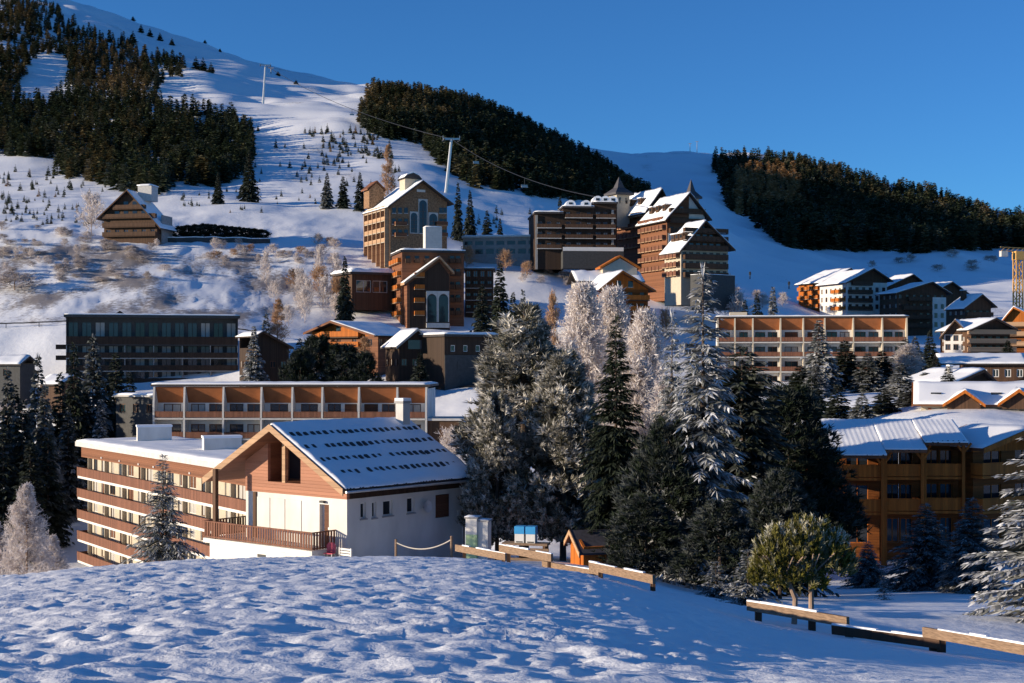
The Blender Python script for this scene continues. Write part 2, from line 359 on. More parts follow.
# ------------------------------------------------------------------ buildings
_wm = {}
def window_mesh(w, h, fm, gm, bars, near, deep):
    key = (round(w, 2), round(h, 2), fm, gm, bars, near, deep)
    if key in _wm: return _wm[key]
    t = .07 if near else min(.12, w * .12)
    f = MB(); f.box(0, w, deep - .07, deep, 0, t); f.box(0, w, deep - .07, deep, h - t, h); f.box(0, t, deep - .07, deep, t, h - t); f.box(w - t, w, deep - .07, deep, t, h - t)
    for b in range(bars): x = w * (b + 1) / (bars + 1); f.box(x - t / 2, x + t / 2, deep - .07, deep, t, h - t)
    g = MB(); g.quad([(t*.5, deep - .02, t*.5), (w - t*.5, deep - .02, t*.5), (w - t*.5, deep - .02, h - t*.5), (t*.5, deep - .02, h - t*.5)])
    if near: r = (f.mesh('window', fm), g.mesh('pane', gm))
    else:
        f.quad(g.v, 1); r = (f.mesh('window', [fm, gm]), None)
    _wm[key] = r; return r

class Bld:
    """a building on its own axes: x along the front to the viewer's right, y away from the viewer, z up from its base"""
    def __init__(s, name, label, cat, pa, da, pb, db, zpy, sink=3.0, group=None):
        a = Vector(P(pa, 0, da)[:2]); b = Vector(P(pb, 0, db)[:2]); d = b - a
        s.W = d.length; s.ex = d.normalized(); s.ey = Vector((-s.ex.y, s.ex.x)); s.o = a
        s.base = (HY - zpy) / FOC * da; s.z0 = s.base - sink; s.sink = sink
        s.root = empty(name, (a.x, a.y, s.z0), math.atan2(d.y, d.x)); tag(s.root, label, cat, group)
        s.L = 10
    def sx(s, px, y=0.0):
        k = (px - HX) / FOC; ox, oy = s.o.x + s.ey.x * y, s.o.y + s.ey.y * y
        return (k * oy - ox) / (s.ex.x - k * s.ex.y)
    def sy(s, px, x=0.0):
        k = (px - HX) / FOC; ox, oy = s.o.x + s.ex.x * x, s.o.y + s.ex.y * x
        return (k * oy - ox) / (s.ey.x - k * s.ey.y)
    def z(s, py, x=0.0, y=0.0):
        D = s.o.y + s.ex.y * x + s.ey.y * y
        return (HY - py) / FOC * D - s.z0
    def face(s, fc):
        W, L = s.W, s.L
        return {'f': ((0, 0), (1, 0), 0), 'r': ((W, 0), (0, 1), math.pi / 2), 'l': ((0, L), (0, -1), -math.pi / 2), 'b': ((W, L), (-1, 0), math.pi)}[fc]
    def wall_face(s, mb, fc, z0, z1, holes=(), mi=0, t=.25, off=0.0):
        (ox, oy), (dx, dy), _ = s.face(fc); wid = s.W if fc in 'fb' else s.L
        nx, ny = -dy, dx                                        # inward
        ox += nx * off; oy += ny * off
        def pt(u, z, d=0.0): return (ox + dx * u + nx * d, oy + dy * u + ny * d, z)
        us = sorted({0.0, wid, *[max(0, min(wid, h[0])) for h in holes], *[max(0, min(wid, h[1])) for h in holes]})
        zs = sorted({z0, z1, *[max(z0, min(z1, h[2])) for h in holes], *[max(z0, min(z1, h[3])) for h in holes]})
        for i in range(len(us) - 1):
            for j in range(len(zs) - 1):
                cu, cz = (us[i] + us[i+1]) / 2, (zs[j] + zs[j+1]) / 2
                if any(h[0] < cu < h[1] and h[2] < cz < h[3] for h in holes): continue
                mb.quad([pt(us[i], zs[j]), pt(us[i+1], zs[j]), pt(us[i+1], zs[j+1]), pt(us[i], zs[j+1])], mi)
        for h in holes:
            u0, u1, a, b = h[:4]
            mb.quad([pt(u0, a), pt(u0, b), pt(u0, b, t), pt(u0, a, t)], mi); mb.quad([pt(u1, a), pt(u1, a, t), pt(u1, b, t), pt(u1, b)], mi)
            mb.quad([pt(u0, a), pt(u0, a, t), pt(u1, a, t), pt(u1, a)], mi); mb.quad([pt(u0, b), pt(u1, b), pt(u1, b, t), pt(u0, b, t)], mi)
            mb.quad([pt(u0, a, t), pt(u0, b, t), pt(u1, b, t), pt(u1, a, t)], mi)
    def windows(s, fc, holes, fm='wframe', gm='glass', bars=1, near=False, name='window', deep=.18):
        (ox, oy), (dx, dy), r = s.face(fc)
        for k, h in enumerate(holes):
            g = gm if isinstance(gm, str) else gm[(k * 7 + int(h[2] * 3)) % len(gm)]
            fme, pme = window_mesh(h[1] - h[0], h[3] - h[2], fm, g, bars, near, deep)
            o = link(name, fme, s.root, (ox + dx * h[0], oy + dy * h[0], h[2]), r)
            if pme: link('pane', pme, o)
    def walls(s, ztop, mat, holes=None, faces='frlb', name='wall', **kw):
        mb = MB(); holes = holes or {}
        for fc in faces: s.wall_face(mb, fc, 0, ztop, holes.get(fc, ()))
        mb.quad([(0, 0, ztop), (s.W, 0, ztop), (s.W, s.L, ztop), (0, s.L, ztop)])
        return mb.build(name, mat, s.root)
    def part(s, name, mb, mat, parent=None): return mb.build(name, mat, parent or s.root)
    def gable_roof(s, u0, u1, ur, ze0, ze1, zr, a0, a1, axis='y', th=.25, mat='tile', snow=.28, fascia=None, snow_inset=.12):
        """ridge along `axis`; profile runs from eave u0 to ridge ur to eave u1"""
        mb = MB(); mb.prism([(u0, ze0 - th), (ur, zr - th), (u1, ze1 - th), (u1, ze1), (ur, zr), (u0, ze0)], a0, a1, axis)
        r = mb.build('roof', mat, s.root)
        if snow:
            r_ = snow_prism([(u0, ze0), (ur, zr), (u1, ze1)], a0 + snow_inset, a1 - snow_inset, axis, snow)
            link('snow_cover', r_, r)
        if fascia:
            e = .06; hh = th + .14
            for a, b in ((a0 - e, a0 - .004), (a1 + .004, a1 + e)):
                fb = MB(); fb.prism([(u0, ze0 - hh), (ur, zr - hh), (u1, ze1 - hh), (u1, ze1 + .03), (ur, zr + .03), (u0, ze0 + .03)], a, b, axis)
                fb.build('bargeboard', fascia, r)
        return r
    def gable_wall(s, pts, y0, mat, name='gable', t=.15, axis='y'):
        mb = MB(); mb.prism(pts, y0, y0 + t, axis); return mb.build(name, mat, s.root)
    def balcony(s, x0, x1, y0, y1, z, rail=1.0, slab='beam', rmat='rail', style='panel', th=.18, sides=True, gap=.0):
        """slab from y0 (front edge) to y1, with a railing round its front and sides"""
        mb = MB(); mb.box(x0, x1, y0, y1, z - th, z); b = mb.build('balcony', slab, s.root)
        r = MB()
        if style == 'panel':
            r.box(x0, x1, y0 + .01, y0 + .06, z + .06 + gap, z + rail)
            r.box(x0 - .02, x1 + .02, y0 - .02, y0 + .09, z + rail, z + rail + .06)
            if sides:
                for x in (x0 + .01, x1 - .06): r.box(x, x + .05, y0 + .10, y1, z + .06 + gap, z + rail)
        else:
            r.box(x0, x1, y0 - .01, y0 + .07, z + rail - .07, z + rail); r.box(x0, x1, y0, y0 + .05, z + .08, z + .15)
            n = max(2, int((x1 - x0) / .21))
            for i in range(n): x = x0 + (x1 - x0) * (i + .5) / n; r.box(x - .065, x + .065, y0 + .051, y0 + .075, z + .04, z + rail - .075)
            if sides:
                for x in (x0 + .01, x1 - .06):
                    r.box(x, x + .06, y0 + .08, y1, z + rail - .07, z + rail); r.box(x, x + .05, y0 + .08, y1, z + .08, z + .15)
                    m = max(2, int((y1 - y0) / .21))
                    for i in range(m): y = y0 + .1 + (y1 - y0 - .1) * (i + .5) / m; r.box(x + .005, x + .03, y - .065, y + .065, z + .04, z + rail - .075)
        r.build('railing', rmat, b); return b
    def chimney(s, x, y, z0, z1, w=.9, mat='pale', cap=True, snow=True):
        mb = MB(); mb.box(x - w/2, x + w/2, y - w/2, y + w/2, z0, z1); c = mb.build('chimney', mat, s.root)
        if cap:
            k = MB(); k.box(x - w*.62, x + w*.62, y - w*.62, y + w*.62, z1 + .004, z1 + .14); k.build('chimney_cap', 'grey', c)
            if snow: k = MB(); k.box(x - w*.58, x + w*.58, y - w*.58, y + w*.58, z1 + .145, z1 + .32); k.build('snow_cap', 'snow', c)
        return c
    def flat_roof(s, x0, x1, y0, y1, z, th=.35, mat='pale', snow=.25):
        mb = MB(); mb.box(x0, x1, y0, y1, z, z + th); r = mb.build('roof', mat, s.root)
        if snow: link('snow_cover', snow_slab(x0 + .12, x1 - .12, y0 + .12, y1 - .12, z + th, snow), r)
        return r

def snow_slab(x0, x1, y0, y1, z, h):
    nx = max(3, int((x1 - x0) / .8)); ny = max(3, int((y1 - y0) / .8))
    xs, ys = np.linspace(x0, x1, nx), np.linspace(y0, y1, ny); X, Y = np.meshgrid(xs, ys)
    e = np.minimum(np.minimum(X - x0, x1 - X), np.minimum(Y - y0, y1 - Y)); Z = z + h * (.45 + .55 * np.clip(e / .7, 0, 1)) + .12 * h * vnoise(X * .9, Y * .9, 3) * 4
    V = np.stack([X, Y, Z], -1).reshape(-1, 3); i = np.arange(nx * ny).reshape(ny, nx)
    F = list(np.stack([i[:-1, :-1], i[:-1, 1:], i[1:, 1:], i[1:, :-1]], -1).reshape(-1, 4))
    ring = list(i[0, :]) + list(i[1:, -1]) + list(i[-1, -2::-1]) + list(i[-2:0:-1, 0]); b = len(V)
    V = np.vstack([V, np.array([[V[r][0], V[r][1], z + .002] for r in ring])])
    for k in range(len(ring)): j = (k + 1) % len(ring); F.append(np.array([ring[k], b + k, b + j, ring[j]]))
    return np_mesh('snow_cover', V, np.array(F), 'snow')
def snow_prism(prof, a0, a1, axis, h, step=.7):
    """snow lying on a gable roof, its top uneven and its lower edges ragged"""
    us = []; zs = []
    for (u0, z0), (u1, z1) in zip(prof[:-1], prof[1:]):
        n = max(3, int(math.hypot(u1 - u0, z1 - z0) / step)); t = np.linspace(0, 1, n)
        us += list(u0 + (u1 - u0) * t)[(1 if us else 0):]; zs += list(z0 + (z1 - z0) * t)[(1 if zs else 0):]
    us = np.array(us); zs = np.array(zs); n = len(us); m = max(3, int(abs(a1 - a0) / step)); A = np.linspace(a0, a1, m)
    U, AA = np.meshgrid(us, A); Zb = np.tile(zs, (m, 1))
    seed = int(abs(prof[0][1] * 13 + a1 * 7)) % 97
    edge = np.minimum(np.arange(n), np.arange(n)[::-1])[None, :]; ae = np.minimum(np.arange(m), np.arange(m)[::-1])[:, None]
    T = h * (.85 + vnoise(U * .6, AA * .6, seed) * .8 + vnoise(U * 1.9, AA * 1.9, seed + 5) * .3) * np.where(edge == 0, .55, 1) * np.where(ae == 0, .6, 1)
    T = np.maximum(T, .04)
    sgn0, sgn1 = np.sign(prof[0][0] - prof[1][0]), np.sign(prof[-1][0] - prof[-2][0])
    jag = .16 * vnoise(A * 1.7, A * 0 + seed, 8)
    U = U.copy(); U[:, 0] += jag * sgn0 + .05 * sgn0; U[:, -1] += jag[::-1] * sgn1 + .05 * sgn1
    top = np.stack([U, AA, Zb + T], -1).reshape(-1, 3); bot = np.stack([U, AA, Zb + .004], -1).reshape(-1, 3); b = len(top)
    i = np.arange(n * m).reshape(m, n); F = list(np.stack([i[:-1, :-1], i[:-1, 1:], i[1:, 1:], i[1:, :-1]], -1).reshape(-1, 4))
    ring = list(i[0, :]) + list(i[1:, -1]) + list(i[-1, -2::-1]) + list(i[-2:0:-1, 0])
    for k in range(len(ring)): j = (k + 1) % len(ring); F.append(np.array([ring[k], b + ring[k], b + ring[j], ring[j]]))
    V = np.vstack([top, bot])
    if axis == 'x': V = V[:, [1, 0, 2]]
    return np_mesh('snow_cover', V, np.array(F), 'snow', smooth=False)
def grid_holes(x0, x1, nx, zlist, w, h):
    out = []
    for z in zlist:
        for i in range(nx):
            c = x0 + (x1 - x0) * (i + .5) / nx; out.append((c - w / 2, c + w / 2, z, z + h))
    return out
# ================================================================== the chalet in front
def chalet():
    b = Bld('chalet', 'white rendered chalet with red-brown boarded gable, long terrace and snow-striped roof in front', 'chalet', 246, 82.4, 347, 77, 560.8, sink=.5)
    W, L = b.W, 9.85; b.L = L
    e0, e1, er, ze, zr = -2.33, W + 1.07, 3.62, 5.35, 8.65
    def zu(x): return (ze + (x - e0) / (er - e0) * (zr - ze) if x < er else ze + (e1 - x) / (e1 - er) * (zr - ze)) - .25
    ZW = 4.64
    y = lambda p: b.sy(p, W)
    sh = [(y(360.5), y(366), b.z(519, W, 1), b.z(503, W, 1)), (y(372), y(376.5), b.z(518, W, 2), b.z(502, W, 2)), (y(383), y(392.5), b.z(516, W, 3), b.z(500.5, W, 3)), (y(407), y(414.5), b.z(513, W, 5), b.z(497.5, W, 5))]
    shut = (y(435.5), y(449), b.z(517, W, 8), b.z(494, W, 8))
    dx0, dx1 = b.sx(319.5), b.sx(329)
    front = [(dx0, dx1, 1.9, 4.25)]
    b.walls(ZW, 'white', {'r': sh + [shut], 'f': front})
    b.windows('r', sh, 'frame', 'glass', 0, True, deep=.2)
    s = MB(); s.box(W - .10, W + .02, shut[0] + .03, shut[1] - .03, shut[2] + .03, shut[3] - .03); s.build('shutter', 'shut', b.root)
    d = MB(); d.box(dx0 + .28, dx1, .12, .19, 1.9, 4.23); dd = d.build('door', 'shut', b.root); h = MB(); h.box(dx1 - .14, dx1 - .08, .06, .12, 2.85, 2.98); h.build('handle', 'metal', dd)
    for (p0, p1) in ((257.5, 270), (271, 285), (286, 301.5)):
        s = MB(); s.box(b.sx(p0), b.sx(p1), -.035, -.002, 1.95, 4.35); tag(s.build('shutter', 'white', b.root), 'wide pale panel shutter')
    # gable with the loft recess
    g = MB(); r0, r1, rz = 2.0, 4.8, 5.29
    g.prism([(-.0, ZW), (r0, ZW), (r0, zu(r0)), (0, zu(0))], -.05, .15, 'y')
    g.prism([(r0, ZW), (r1, ZW), (r1, rz), (r0, rz)], -.05, .15, 'y')
    g.prism([(r1, ZW), (W + .03, ZW), (W + .03, zu(W)), (r1, zu(r1))], -.05, .15, 'y')
    g.build('gable', 'clap', b.root)
    r = MB(); r.quad([(r0, 1.5, rz), (r1, 1.5, rz), (r1, 1.5, zu(r1)), (er, 1.5, zu(er)), (r0, 1.5, zu(r0))]); r.quad([(r0, .15, rz), (r1, .15, rz), (r1, 1.5, rz), (r0, 1.5, rz)])
    r.quad([(r0, .15, rz), (r0, 1.5, rz), (r0, 1.5, zu(r0)), (r0, .15, zu(r0))]); r.quad([(r1, .15, rz), (r1, .15, zu(r1)), (r1, 1.5, zu(r1)), (r1, 1.5, rz)])
    r.build('loft_recess', 'redwood', b.root)
    p = MB(); p.box(3.30, 3.56, -.12, .12, rz, zu(3.35) - .01); p.build('post', 'beam', b.root)
    p = MB(); p.box(2.2, 3.1, 1.42, 1.49, rz + .1, rz + 2.0); p.build('window', 'glass', b.root)
    # boarded band under the eaves, back gable
    k = MB(); k.box(W - .16, W + .025, .152, L, ZW + .003, zu(W) - .02); k.box(.0, .16, .152, L, ZW + .003, zu(.2) - .02); k.build('eaves_band', 'dark', b.root)
    k = MB(); k.prism([(.17, ZW + .003), (W - .17, ZW + .003), (W - .17, zu(W)), (er, zu(er)), (.17, zu(.17))], L - .15, L, 'y'); tag(k.build('gable', 'clap', b.root), 'rear gable')
    # roof
    mb = MB(); mb.prism([(e0, ze - .25), (er, zr - .25), (e1, ze - .25), (e1, ze), (er, zr), (e0, ze)], -1.3, L + .1, 'y'); roof = mb.build('roof', 'redwood', b.root)
    fb = MB(); fb.prism([(e0, ze - .36), (er, zr - .36), (e1, ze - .36), (e1, ze + .04), (er, zr + .04), (e0, ze + .04)], -1.37, -1.304, 'y'); fb.build('bargeboard', 'beam', roof)
    nx, ny = 40, 64
    for side in (1, -1):
        us = np.linspace(0, 1, nx); a = np.linspace(-1.2, L + .05, ny); U, A = np.meshgrid(us, a)
        X = er + (e1 - er if side > 0 else e0 - er) * U; Z = zr + (ze - zr) * U
        T = .17 + vnoise(U * 7, A * .8, 12) * .10 + vnoise(U * 14, A * 2.2, 13) * .05; T = np.maximum(T, .06)
        rows = (.20, .40, .60, .80)
        for q in rows: T = T - .05 * np.exp(-((U - q) / .02) ** 2)
        T[:, -1] *= .5; T[0] *= .6; T[-1] *= .6; T = np.maximum(T, .03)
        X = X + (U == 1) * (side * (.10 + .12 * vnoise(A * 2.6, A * 0, 5)))
        top = np.stack([X, A, Z + T], -1).reshape(-1, 3); bot = np.stack([X, A, Z + .004], -1).reshape(-1, 3); i = np.arange(nx * ny).reshape(ny, nx)
        F = list(np.stack([i[:-1, :-1], i[:-1, 1:], i[1:, 1:], i[1:, :-1]], -1).reshape(-1, 4)); n = nx * ny
        ring = list(i[0, :]) + list(i[1:, -1]) + list(i[-1, -2::-1])
        for q in range(len(ring) - 1): F.append(np.array([ring[q], n + ring[q], n + ring[q+1], ring[q+1]]))
        link('snow_cover', np_mesh('snow_cover', np.vstack([top, bot]), np.array(F), 'snow', smooth=True), roof)
    sl = math.atan2(zr - ze, e1 - er)
    for q in (.20, .40, .60, .80):                       # rows of snow guards with the tiles bare below them
        t = MB(); n = 21; xq, zq = er + (e1 - er) * (q + .03), zr + (ze - zr) * (q + .03); t.box(xq - .02, xq + .02, -1.1, L, zq + .012, zq + .05)
        for i in range(n):
            if (q == .8 and i < 1) or random.random() < .06: continue
            y0 = -.9 + (L + .7) * (i + .5) / n + random.uniform(-.04, .04); w = random.uniform(.24, .31); u = q + random.uniform(-.003, .003); dl = random.uniform(.022, .032)
            x0, z0 = er + (e1 - er) * (u - dl), zr + (ze - zr) * (u - dl); x1, z1 = er + (e1 - er) * (u + dl), zr + (ze - zr) * (u + dl)
            h = .17
            vs = []
            for (xx, zz, ww) in ((x0, z0, w * .55), (x1, z1, w * .5)):
                vs += [(xx, y0 - ww, zz + .01), (xx, y0 + ww, zz + .01), (xx + .03, y0 + ww * .7, zz + h), (xx + .03, y0 - ww * .7, zz + h)]
            k = len(t.v); t.v += vs
            for f in ((0, 1, 2, 3), (7, 6, 5, 4), (0, 4, 5, 1), (1, 5, 6, 2), (2, 6, 7, 3), (3, 7, 4, 0)): t.f.append(tuple(k + j for j in f)); t.m.append(0)
        t.build('snow_guard', 'tile', roof)
    t = MB(); n = 46
    for i in range(n):
        y0 = -1.2 + (L + 1.2) * (i + .5) / n; t.tube([(e1 - .35, y0, ze + .16), (e1 + .10, y0, ze - .07)], .10, .10, 7)
    t.build('eaves_tiles', 'tile', roof)
    gt = MB(); gt.tube([(e1 + .16, -1.25, ze - .16), (e1 + .16, L + .05, ze - .20)], .075, .075, 8); gt.build('gutter', 'metal', roof)
    dp = MB(); dp.tube([(e1 + .14, L - .35, ze - .22), (W + .10, L - .35, ze - .75), (W + .10, L - .35, .4)], .05, .05, 8); dp.build('downpipe', 'metal', b.root)
    for h in sh: sl_ = MB(); sl_.box(W + .002, W + .09, h[0] - .06, h[1] + .06, h[2] - .07, h[2] - .003); sl_.build('sill', 'grey', b.root)
    # chimney near the far end of the ridge
    cy = b.L - .9; cx = er + .55; zc = zr - .5
    b.chimney(cx, cy, zc, zr + 1.0, .62, 'pale')
    # terrace
    bal = b.balcony(-1.7, 7.65, -1.8, -.003, 1.9, 1.02, 'white', 'rail', 'slat', .26)
    m2 = MB(); m2.box(-1.7, -.003, .0, 4.2, 1.64, 1.9); m2.build('terrace_slab', 'white', b.root)
    r = MB(); r.box(-1.69, -1.63, 0, 4.2, 2.85, 2.92); r.box(-1.69, -1.64, 0, 4.2, 1.98, 2.05)
    for i in range(20): yy = .1 + 4.1 * i / 20; r.box(-1.628, -1.60, yy - .065, yy + .065, 1.94, 2.845)
    r.box(-1.6, 0, 4.12, 4.2, 2.85, 2.92)
    for i in range(8): xx = -1.5 + 1.5 * i / 8; r.box(xx - .065, xx + .065, 4.09, 4.115, 1.94, 2.845)
    r.build('railing', 'dark', b.root)
    u = MB(); u.box(-1.4, 7.4, -1.55, -.004, 0, 1.635); u.build('terrace_base', 'white', b.root)
    v = MB(); v.box(b.sx(257, -1.6), b.sx(265, -1.6), -1.58, -1.552, 1.15, 1.32); v.build('vent', 'iron', b.root)
    pb = MB(); pb.box(b.sx(254), b.sx(257), -.09, -.003, 1.95, ZW - .02); pb.build('corner_post', 'brown', b.root)
    for px in (215,):
        x = b.sx(px, -1.65); p = MB(); p.box(x - .13, x + .13, -1.72 + .0, -1.5, 1.9, zu(x) + .02 if x > -2 else 4); p.build('post', 'brown', b.root)
    # satellite dish
    yy = y(423); dz = b.z(506, W, yy); t = MB(); n = 14
    for i in range(n):
        a0, a1 = 2 * math.pi * i / n, 2 * math.pi * (i + 1) / n; t.quad([(W + .32, yy, dz), (W + .42, yy + .36 * math.cos(a0), dz + .36 * math.sin(a0)), (W + .42, yy + .36 * math.cos(a1), dz + .36 * math.sin(a1))])
    t.tube([(W, yy, dz - .1), (W + .33, yy, dz)], .03, .03, 5); t.build('satellite_dish', 'dish', b.root)
    l = MB(); l.box(b.sx(322), b.sx(326), -.22, -.05, 4.35, 4.47); l.build('wall_lamp', 'iron', b.root)
    # a little chair at the foot of the wall
    q = b.root.matrix_basis.copy(); e = b.root
    wx = Vector((e.location.x, e.location.y)) + b.ex * b.sx(329.5, -.9) + b.ey * -.9
    ch = empty('garden_chair', (wx.x, wx.y, b.z0 + 1.30), e.rotation_euler.z + .4); tag(ch, 'small pink garden chair by the end of the chalet terrace railing', 'chair')
    c = MB(); c.box(-.26, .26, -.25, .25, .42, .47); c.build('seat', 'pink', ch)
    c = MB(); c.prism([(-.25, .472), (.25, .472), (.27, .85), (.15, 1.0), (-.15, 1.0), (-.27, .85)], .21, .25, 'y'); c.build('backrest', 'pink', ch)
    for sx_ in (-.22, .22):
        for sy_ in (-.21, .21): c = MB(); c.tube([(sx_ * 1.15, sy_ * 1.15, 0), (sx_, sy_, .42)], .025, .03, 6); c.build('leg', 'frame', ch)
    b2 = empty('garden_bench', (wx.x + b.ex.x * 1.0, wx.y + b.ex.y * 1.0, b.z0 + 1.1), e.rotation_euler.z); tag(b2, 'pale white slatted bench against the white chalet wall near its corner', 'bench')
    c = MB(); [c.box(-.5, .5, -.2 + i * .14, -.1 + i * .14, .42, .46) for i in range(3)]; c.build('seat', 'frame', b2)
    c = MB(); [c.box(-.5, .5, .24, .27, .56 + i * .15, .66 + i * .15) for i in range(3)]; c.build('backrest', 'frame', b2)
    for sx_ in (-.45, .45): c = MB(); c.box(sx_ - .03, sx_ + .03, -.2, -.14, 0, .42); c.box(sx_ - .03, sx_ + .03, .2, .24, 0, 1.0); c.build('leg', 'frame', b2)
    # plinth so the chair and bench stand on something
    u = MB(); u.box(7.66, W + .02, -1.8, -.004, 0, 1.29); u.build('terrace_step', 'white', b.root)
chalet()

# ================================================================== long apartment block on the left
def apartment_block():
    b = Bld('apartment_block', 'long five-storey apartment block with red-brown balcony bands, lit by the sun below the chalet', 'apartment block', 80, 180, 262, 133.9, 566, sink=4)
    b.L = 13; W = b.W
    zt = b.z(441.5); zs = [b.z(475) - 2.72 * k for k in range(5)]
    holes = []
    n = 17
    rnd = random.Random(4)
    for k, z in enumerate(zs):
        for i in range(n):
            c = W * (i + .5) / n; w = rnd.choice([1.1, 1.5, 2.0, 2.0]); door = rnd.random() < .7
            holes.append((c - w / 2, c + w / 2, z + (.02 if door else .75), z + 2.1))
    mb = MB(); b.wall_face(mb, 'f', 0, zt - .6, holes, 0, .2, 1.5)
    mb.quad([(W, 1.5, 0), (W, 13, 0), (W, 13, zt - .6), (W, 1.5, zt - .6)]); mb.quad([(0, 13, 0), (0, 1.5, 0), (0, 1.5, zt - .6), (0, 13, zt - .6)]); mb.quad([(W, 13, 0), (0, 13, 0), (0, 13, zt - .6), (W, 13, zt - .6)])
    mb.build('wall', 'cream', b.root)
    (ox, oy), _, _ = b.face('f')
    pool = ['glass', 'curtain', 'shut', 'cream', 'shut', 'curtain', 'glass_b', 'curtain']
    for k, h in enumerate(holes):
        g = rnd.choice(pool); fme, pme = window_mesh(h[1] - h[0], h[3] - h[2], rnd.choice(['frame', 'wframe']), g, 1, True, 1.66)
        o = link('window', fme, b.root, (h[0], 0, h[2])); link('pane', pme, o)
    for k, z in enumerate(zs):
        s = MB(); s.box(-.9, W, -.02, 1.499, z - .42, z - .02); o = s.build('balcony', 'white', b.root)
        r = MB(); r.box(-.88, W, -.10, -.03, z - .12, z + .92); r.box(-.93, W, -.13, 0.02, z + .93, z + 1.0); r.box(-.97, -.91, -.10, 1.4, z - .12, z + .92)
        r.build('railing', 'rail', o)
        for i in range(0, n + 1, 2):
            x = W * i / n; d = MB(); d.box(max(x - .06, .02), max(x + .06, .14), 1.0, 1.49, z, z + 2.25 if k else zt - 1.9); d.build('divider', 'cream', o)
    f = MB(); f.box(-.25, W, .25, .4, zs[0] + 2.32, zt - .62); f.build('fascia_band', 'redwood', b.root)
    b.flat_roof(-.9, W + .2, -.35, 13.4, zt - .6, .6, 'pale', .3)
    for (p0, p1, t, bt) in ((137, 170, 427, 441), (203, 238, 438, 453)):
        y0 = 5.0; x0, x1 = b.sx(p0, y0), b.sx(p1, y0); zz = b.z(t, x0, y0)
        h = MB(); dv = Vector((.28, .96, 0)) * 4.2; pa = Vector((x0, y0, (zt + zz) / 2)); h.obox(pa, pa + dv, 2.2, zz - zt); k = h.build('roof_house', 'white', b.root); h = MB(); pa.z = zz + .13; h.obox(pa - dv * .02, pa + dv * 1.02, 2.35, .25); h.build('snow_cover', 'snow', k)
    for px in (100, 118, 137, 152, 188):
        x = b.sx(px); l = MB(); l.box(x - .12, x + .12, .12, .245, zs[0] + 2.55, zs[0] + 2.75); l.build('wall_lamp', 'frame', b.root)
apartment_block()

# ================================================================== the two buildings with rust-brown terrace roofs
def terrace_building(label, fins, D0, D1, ytop, ypan, yfl, base, extra=None, fin_mat='pale', yfl2=None):
    b = Bld('terrace_building', label, 'terrace building', fins[0], D0, fins[-1], D1, base, sink=4); b.L = 12; W = b.W
    zt, zp, zf = b.z(ytop), b.z(ypan), b.z(yfl); xs = [b.sx(p) for p in fins]
    st = 2.85; floors = [zf - st * k for k in range(0, 4) if zf - st * k > 1.5]
    set_ = 1.7
    rnd = random.Random(len(fins))
    holes = []
    for k, z in enumerate(floors):
        for x0, x1 in zip(xs[:-1], xs[1:]):
            if x1 - x0 > 4.4: holes += [(x0 + .5, x0 + (x1 - x0) * .46, z + .1, z + 1.95), (x0 + (x1 - x0) * .56, x1 - .5, z + .1 + (.6 if rnd.random() < .4 else 0), z + 1.95)]
            else: holes += [(x0 + .9, x1 - .9, z + .1, z + 1.95)]
    mb = MB(); b.wall_face(mb, 'f', 0, zt - .3, holes, 0, .2, set_)
    for x, s in ((0, -1), (W, 1)): mb.quad([(x, set_, 0), (x, 12, 0), (x, 12, zt - .3), (x, set_, zt - .3)][::s])
    mb.quad([(W, 12, 0), (0, 12, 0), (0, 12, zt - .3), (W, 12, zt - .3)]); mb.build('wall', 'white', b.root)
    for h in holes:
        fme, pme = window_mesh(h[1] - h[0], h[3] - h[2], 'wframe', rnd.choice(['glass', 'glass', 'glass_b', 'curtain', 'shut']), 1, False, set_ + .16)
        link('window', fme, b.root, (h[0], 0, h[2]))
    for x0, x1 in zip(xs[:-1], xs[1:]):                     # the sloping rust panel over each bay
        p = MB(); p.quad([(x0 + .14, set_ - .02, zp), (x1 - .14, set_ - .02, zp), (x1 - .14, .5, zt - .05), (x0 + .14, .5, zt - .05)]); p.quad([(x0 + .14, .5, zt - .05), (x1 - .14, .5, zt - .05), (x1 - .14, set_ + .3, zt - .05), (x0 + .14, set_ + .3, zt - .05)])
        p.build('roof_panel', 'fascia', b.root)
    for x in xs:
        f = MB(); f.prism([(.0, 0), (.0, zp), (.3, zt - .06), (set_ - .03, zt - .06), (set_ - .03, 0)], x - .13, x + .13, 'x'); f.build('fin_wall', fin_mat, b.root)
    for z in floors:
        for x0, x1 in zip(xs[:-1], xs[1:]):
            s = MB(); s.box(x0 + .135, x1 - .135, -.02, set_ - .01, z - .22, z); o = s.build('balcony', 'pale', b.root)
            r = MB(); r.box(x0 + .135, x1 - .135, .03, .08, z + .1, z + .85); r.box(x0 + .135, x1 - .135, 0, .1, z + .86, z + .93); r.build('railing', 'rail', o)
    b.flat_roof(-.5, W + .5, .2, 12.3, zt, .3, 'tile', .25)
    return b, zf
b, zf = terrace_building('long low terrace building with seven rust-brown roof bays just behind the snow-striped chalet roof', [153.5, 184, 223, 261, 292, 322, 358.6, 397, 426], 195, 193, 386.5, 403, 418, 452)
k = MB(); k.box(b.W + .2, b.W + 4.5, .5, 8, 0, zf - .3); k.build('annex', 'brown', b.root); k = MB(); k.box(b.W + .15, b.W + 4.9, .2, 8.2, zf - .3, zf); k.build('annex_roof', 'pale', b.root)
b, zf = terrace_building('long terrace building with rust-orange roof bays and pale fins behind the dark pines', [718, 735, 753, 780.7, 803.5, 825, 853.5, 882.6, 907], 272, 268, 318, 330, 342, 388, fin_mat='cream')
k = MB(); x0, x1 = b.sx(730, 4), b.sx(747, 4); k.box(x0, x1, 4, 7, b.z(318), b.z(311.5)); k.build('roof_house', 'cream', b.root)

